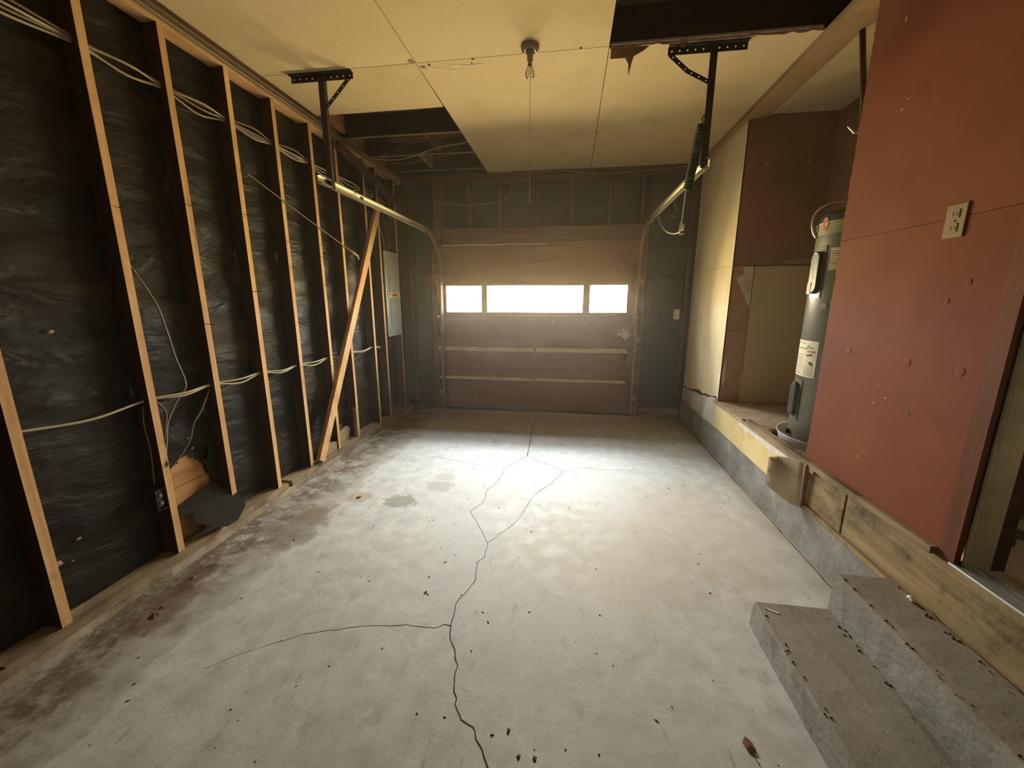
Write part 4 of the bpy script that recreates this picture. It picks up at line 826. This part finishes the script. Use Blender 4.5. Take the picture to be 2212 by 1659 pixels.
def cover(ac, z0, z1, name, half=9.5):
    zm = (z0 + z1) / 2; hh = (z1 - z0) / 2; hw = R(half) * HR; m = MB(); out = []; N_ = 20; ring = []
    for i in range(N_):
        t = 2 * math.pi * i / N_; c_, s_ = math.cos(t), math.sin(t); ring.append((hw * c_, (hh - hw) * (1 if s_ > 0 else -1) + hw * s_))
    for off, k_ in ((.0, 1.0), (.022, .93), (.026, .8)):
        for x, y in ring:
            a = R(ac) + x * k_ / HR; out.append((hc[0] + (HR + off) * math.cos(a), hc[1] + (HR + off) * math.sin(a), zm + y * (k_ if k_ == 1 else 1 - (1 - k_) * hw / hh)))
    fs = [(r_ * N_ + i, r_ * N_ + (i + 1) % N_, (r_ + 1) * N_ + (i + 1) % N_, (r_ + 1) * N_ + i) for r_ in range(2) for i in range(N_)] + [tuple(2 * N_ + i for i in range(N_))]
    return MB().add(out, fs).build(name, 'heater_d', wh)
cu_ = cover(181, 1.53, 1.79, 'access_cover'); cpatch(171, 193, 1.505, 1.82, 'heater', 'cover_frame', wh, .004)
cl_ = cover(173, .72, .955, 'access_cover'); cpatch(163, 186, .69, .975, 'heater', 'cover_frame', wh, .004)
cpatch(173, 181, 1.53, 1.60, 'label', 'cover_sticker', wh, .028)
logo = on_cyl([(.026 * math.cos(R(i * 15)), .042 * math.sin(R(i * 15))) for i in range(24)], [tuple(range(24))], 184.5, 1.943, 'label', 'logo_badge', wh, .0065)
on_cyl([(.022 * math.cos(R(i * 15)), .038 * math.sin(R(i * 15))) for i in range(24)], [tuple(range(24))], 184.5, 1.943, 'redink', 'logo_disc', logo, .0075)
tv, tf = text_mesh('Rheem', .019); on_cyl([(-.024, -.009), (.024, -.009), (.024, .009), (-.024, .009)], [(0, 1, 2, 3)], 184.5, 1.943, 'label', 'logo_strip', logo, .0082)
on_cyl(tv, tf, 184.5, 1.943, 'redink', 'logo_text', logo, .009)
tv, tf = text_mesh('PERFORMANCE', .022); on_cyl(tv, tf, 199, 1.938 - .012 + .008, 'label', 'brand_text', wh, .0065)
cd_ = [(hc[0] + r * math.cos(R(a)), hc[1] + r * math.sin(R(a)), z) for r, a, z in ((.13, 185, 2.02), (.15, 178, 2.065), (.22, 168, 2.075), (.28, 162, 2.04), (.295, 160, 1.98), (.285, 162, 1.92), (.268, 165, 1.88))]
MB().tube(spline(cd_, 8), .011, 8).build('flex_conduit', 'galv', wh, smooth=True)
MB().tube([(hc[0] + r * math.cos(R(170)), hc[1] + r * math.sin(R(170)), .60) for r in (.24, .29)], [.02, .016], 10).build('drain_valve', 'black', wh)
MB().lathe([(0, .02), (.03, .016), (.034, .004), (.02, 0)], (1.525, 2.80, .545), 12).build('valve_handle', 'black', wh)
wp = thing('water_pipe', (1.68, 2.78, 2.1), 'dark water pipe rising above the water heater behind the red panel', 'pipe')
MB().tube([(1.60, 2.895, 3.01), (1.635, 2.835, 2.6), (1.68, 2.84, 2.1), (1.69, 2.84, 2.026)], .015, 10).build('riser', 'joist_z', wp, smooth=True)
MB().tube([(1.60, 2.885, 2.50), (1.63, 2.865, 2.46), (1.67, 2.85, 2.45)], [.004, .008, .008], 8).build('valve_lever', 'galv', wp)

# house interior glimpse
sh = thing('shelf_unit', (2.0, 1.9, .523), 'low cream shelf with a dark recess seen through the doorway', 'shelf')
box('side', 'intwall', sh, 1.86, 1.88, 1.86, 2.25, .523, 1.25); box('top', 'carton', sh, 1.86, 2.4, 1.86, 2.25, 1.251, 1.275); box('back', 'darkwood', sh, 1.881, 2.4, 2.20, 2.22, .523, 1.25)
box('front', 'intwall', sh, 1.881, 2.4, 1.86, 1.875, .82, 1.25); box('recess', 'darkwood', sh, 1.881, 2.4, 1.88, 1.90, .66, .80)
cbx = box('carton', 'carton', None, 1.93, 2.02, 1.73, 1.80, .523, .66, bevel=.003); tag(cbx, 'cream carton on the house floor beside the shelf', 'box')
gbx = box('storage_box', 'green', None, 1.745, 1.80, 1.70, 1.76, .523, .575, bevel=.004); tag(gbx, 'small dark green box on the house floor by the door jamb', 'box')

# litter on the slab
def clump(x, y, r, label, mat='clump'):
    m = MB(); n = 10; random.seed(int(x * 1000))
    m.add([(x, y, r * .5)] + [(x + r * random.uniform(.5, 1.2) * math.cos(6.28 * i / n), y + 1.5 * r * random.uniform(.5, 1.2) * math.sin(6.28 * i / n), .0005) for i in range(n)] + [(x + .5 * r * random.uniform(.5, 1.2) * math.cos(6.28 * i / n), y + .8 * r * random.uniform(.5, 1.2) * math.sin(6.28 * i / n), r * random.uniform(.2, .5)) for i in range(n)],
          [(1 + i, 1 + (i + 1) % n, 11 + (i + 1) % n, 11 + i) for i in range(n)] + [(11 + i, 11 + (i + 1) % n, 0) for i in range(n)])
    return tag(m.build('dirt_clump', mat), label, 'debris')
clump(-1.945, 1.389, .022, 'brown dirt clump on the floor near the left foreground sill'); clump(-1.965, 1.44, .012, 'smaller brown clump beside the largest dirt clump'); clump(-2.006, 1.651, .016, 'dark clump on the floor below the torn tar paper')
clump(-1.57, 2.63, .02, 'tan crumbling patch of debris near the damp floor spots'); clump(-.704, 1.723, .009, 'small dark speck left of the main floor crack', 'crumb')
lf = MB().add([(.65, 1.21, .004), (.635, 1.19, .001), (.64, 1.165, .006), (.655, 1.145, .001), (.668, 1.165, .008), (.667, 1.192, .002), (.652, 1.178, .009), (.66, 1.12, .002), (.664, 1.122, .003)], [(0, 1, 6), (1, 2, 6), (2, 3, 6), (3, 4, 6), (4, 5, 6), (5, 0, 6), (3, 7, 8)]).build('dry_leaf', 'leaf'); lf.modifiers.new('t', 'SOLIDIFY').thickness = .001
tag(lf, 'curled brown dry leaf on the slab near the lower step', 'leaf')
for x, y, q in ((-.126, 1.035, 'middle'), (-.072, 1.036, 'rightmost'), (-.172, 1.11, 'leftmost and farthest')): clump(x, y, .008, q + ' of three dark crumbs at the bottom edge right of the crack', 'crumb')['group'] = 'foreground crumbs'
random.seed(9); m = MB()
for i in range(260):
    y = .7 + 4.1 * random.random() ** 1.4; x = random.uniform(-1.9, 1.25); r = random.uniform(.0015, .0045); a = random.uniform(0, 6.28); e_ = random.uniform(1, 2.6)
    if .86 < x and y < 1.8: continue
    ca, sa = math.cos(a), math.sin(a)
    m.add([(x + r * e_ * ca, y + r * e_ * sa, .0004), (x - r * sa, y + r * ca, .0004), (x - r * e_ * ca, y - r * e_ * sa, .0004), (x + r * sa, y - r * ca, .0004), (x, y, r)], [(0, 1, 4), (1, 2, 4), (2, 3, 4), (3, 0, 4)])
tag(m.build('floor_grit', 'crumb'), 'dark grit and crumbs scattered over the concrete slab', 'grit', kind='stuff'); m = MB()
for i in range(90):
    y = random.uniform(.6, 1.72); up_ = random.random() < .6; x = random.choice((1.40, 1.225, 1.41)) + random.uniform(-.012, .012) if up_ else random.choice((1.19, .905)) + random.uniform(-.012, .012); z = .3015 if up_ else .1215; r = random.uniform(.002, .006)
    m.add([(x + r * 1.6, y, z), (x, y + r, z), (x - r * 1.3, y, z), (x, y - r, z), (x, y, z + r)], [(0, 1, 4), (1, 2, 4), (2, 3, 4), (3, 0, 4)])
m.build('grit', 'crumb', stp)['kind'] = 'stuff'; m = MB()
for i in range(50):
    y = random.uniform(2.6, 3.9); x = random.uniform(1.46, 1.75); r = random.uniform(.002, .005); z = .5285
    m.add([(x + r * 1.6, y, z), (x, y + r, z), (x - r * 1.3, y, z), (x, y - r, z), (x, y, z + r)], [(0, 1, 4), (1, 2, 4), (2, 3, 4), (3, 0, 4)])
m.build('grit', 'crumb', fa)['kind'] = 'stuff'

# ------------------------------------------------------------------ dusty air
k = NT('dusty_air'); k.t.nodes.remove(k.p); vsn = k.n('VolumeScatter'); vsn.inputs['Color'].default_value = (.95, .85, .70, 1)
vsn.inputs['Density'].default_value = .0066; vsn.inputs['Anisotropy'].default_value = .72; k.L(vsn.outputs[0], k.out.inputs['Volume']); M['haze'] = k.m
hz = MB().box(-2.45, 4.45, YN - .25, YB + .20, -.1, 3.46).build('haze', 'haze'); tag(hz, 'thin dusty haze hanging in the garage, glowing near the door windows', 'haze', kind='structure')
cy.volume_bounces = 0
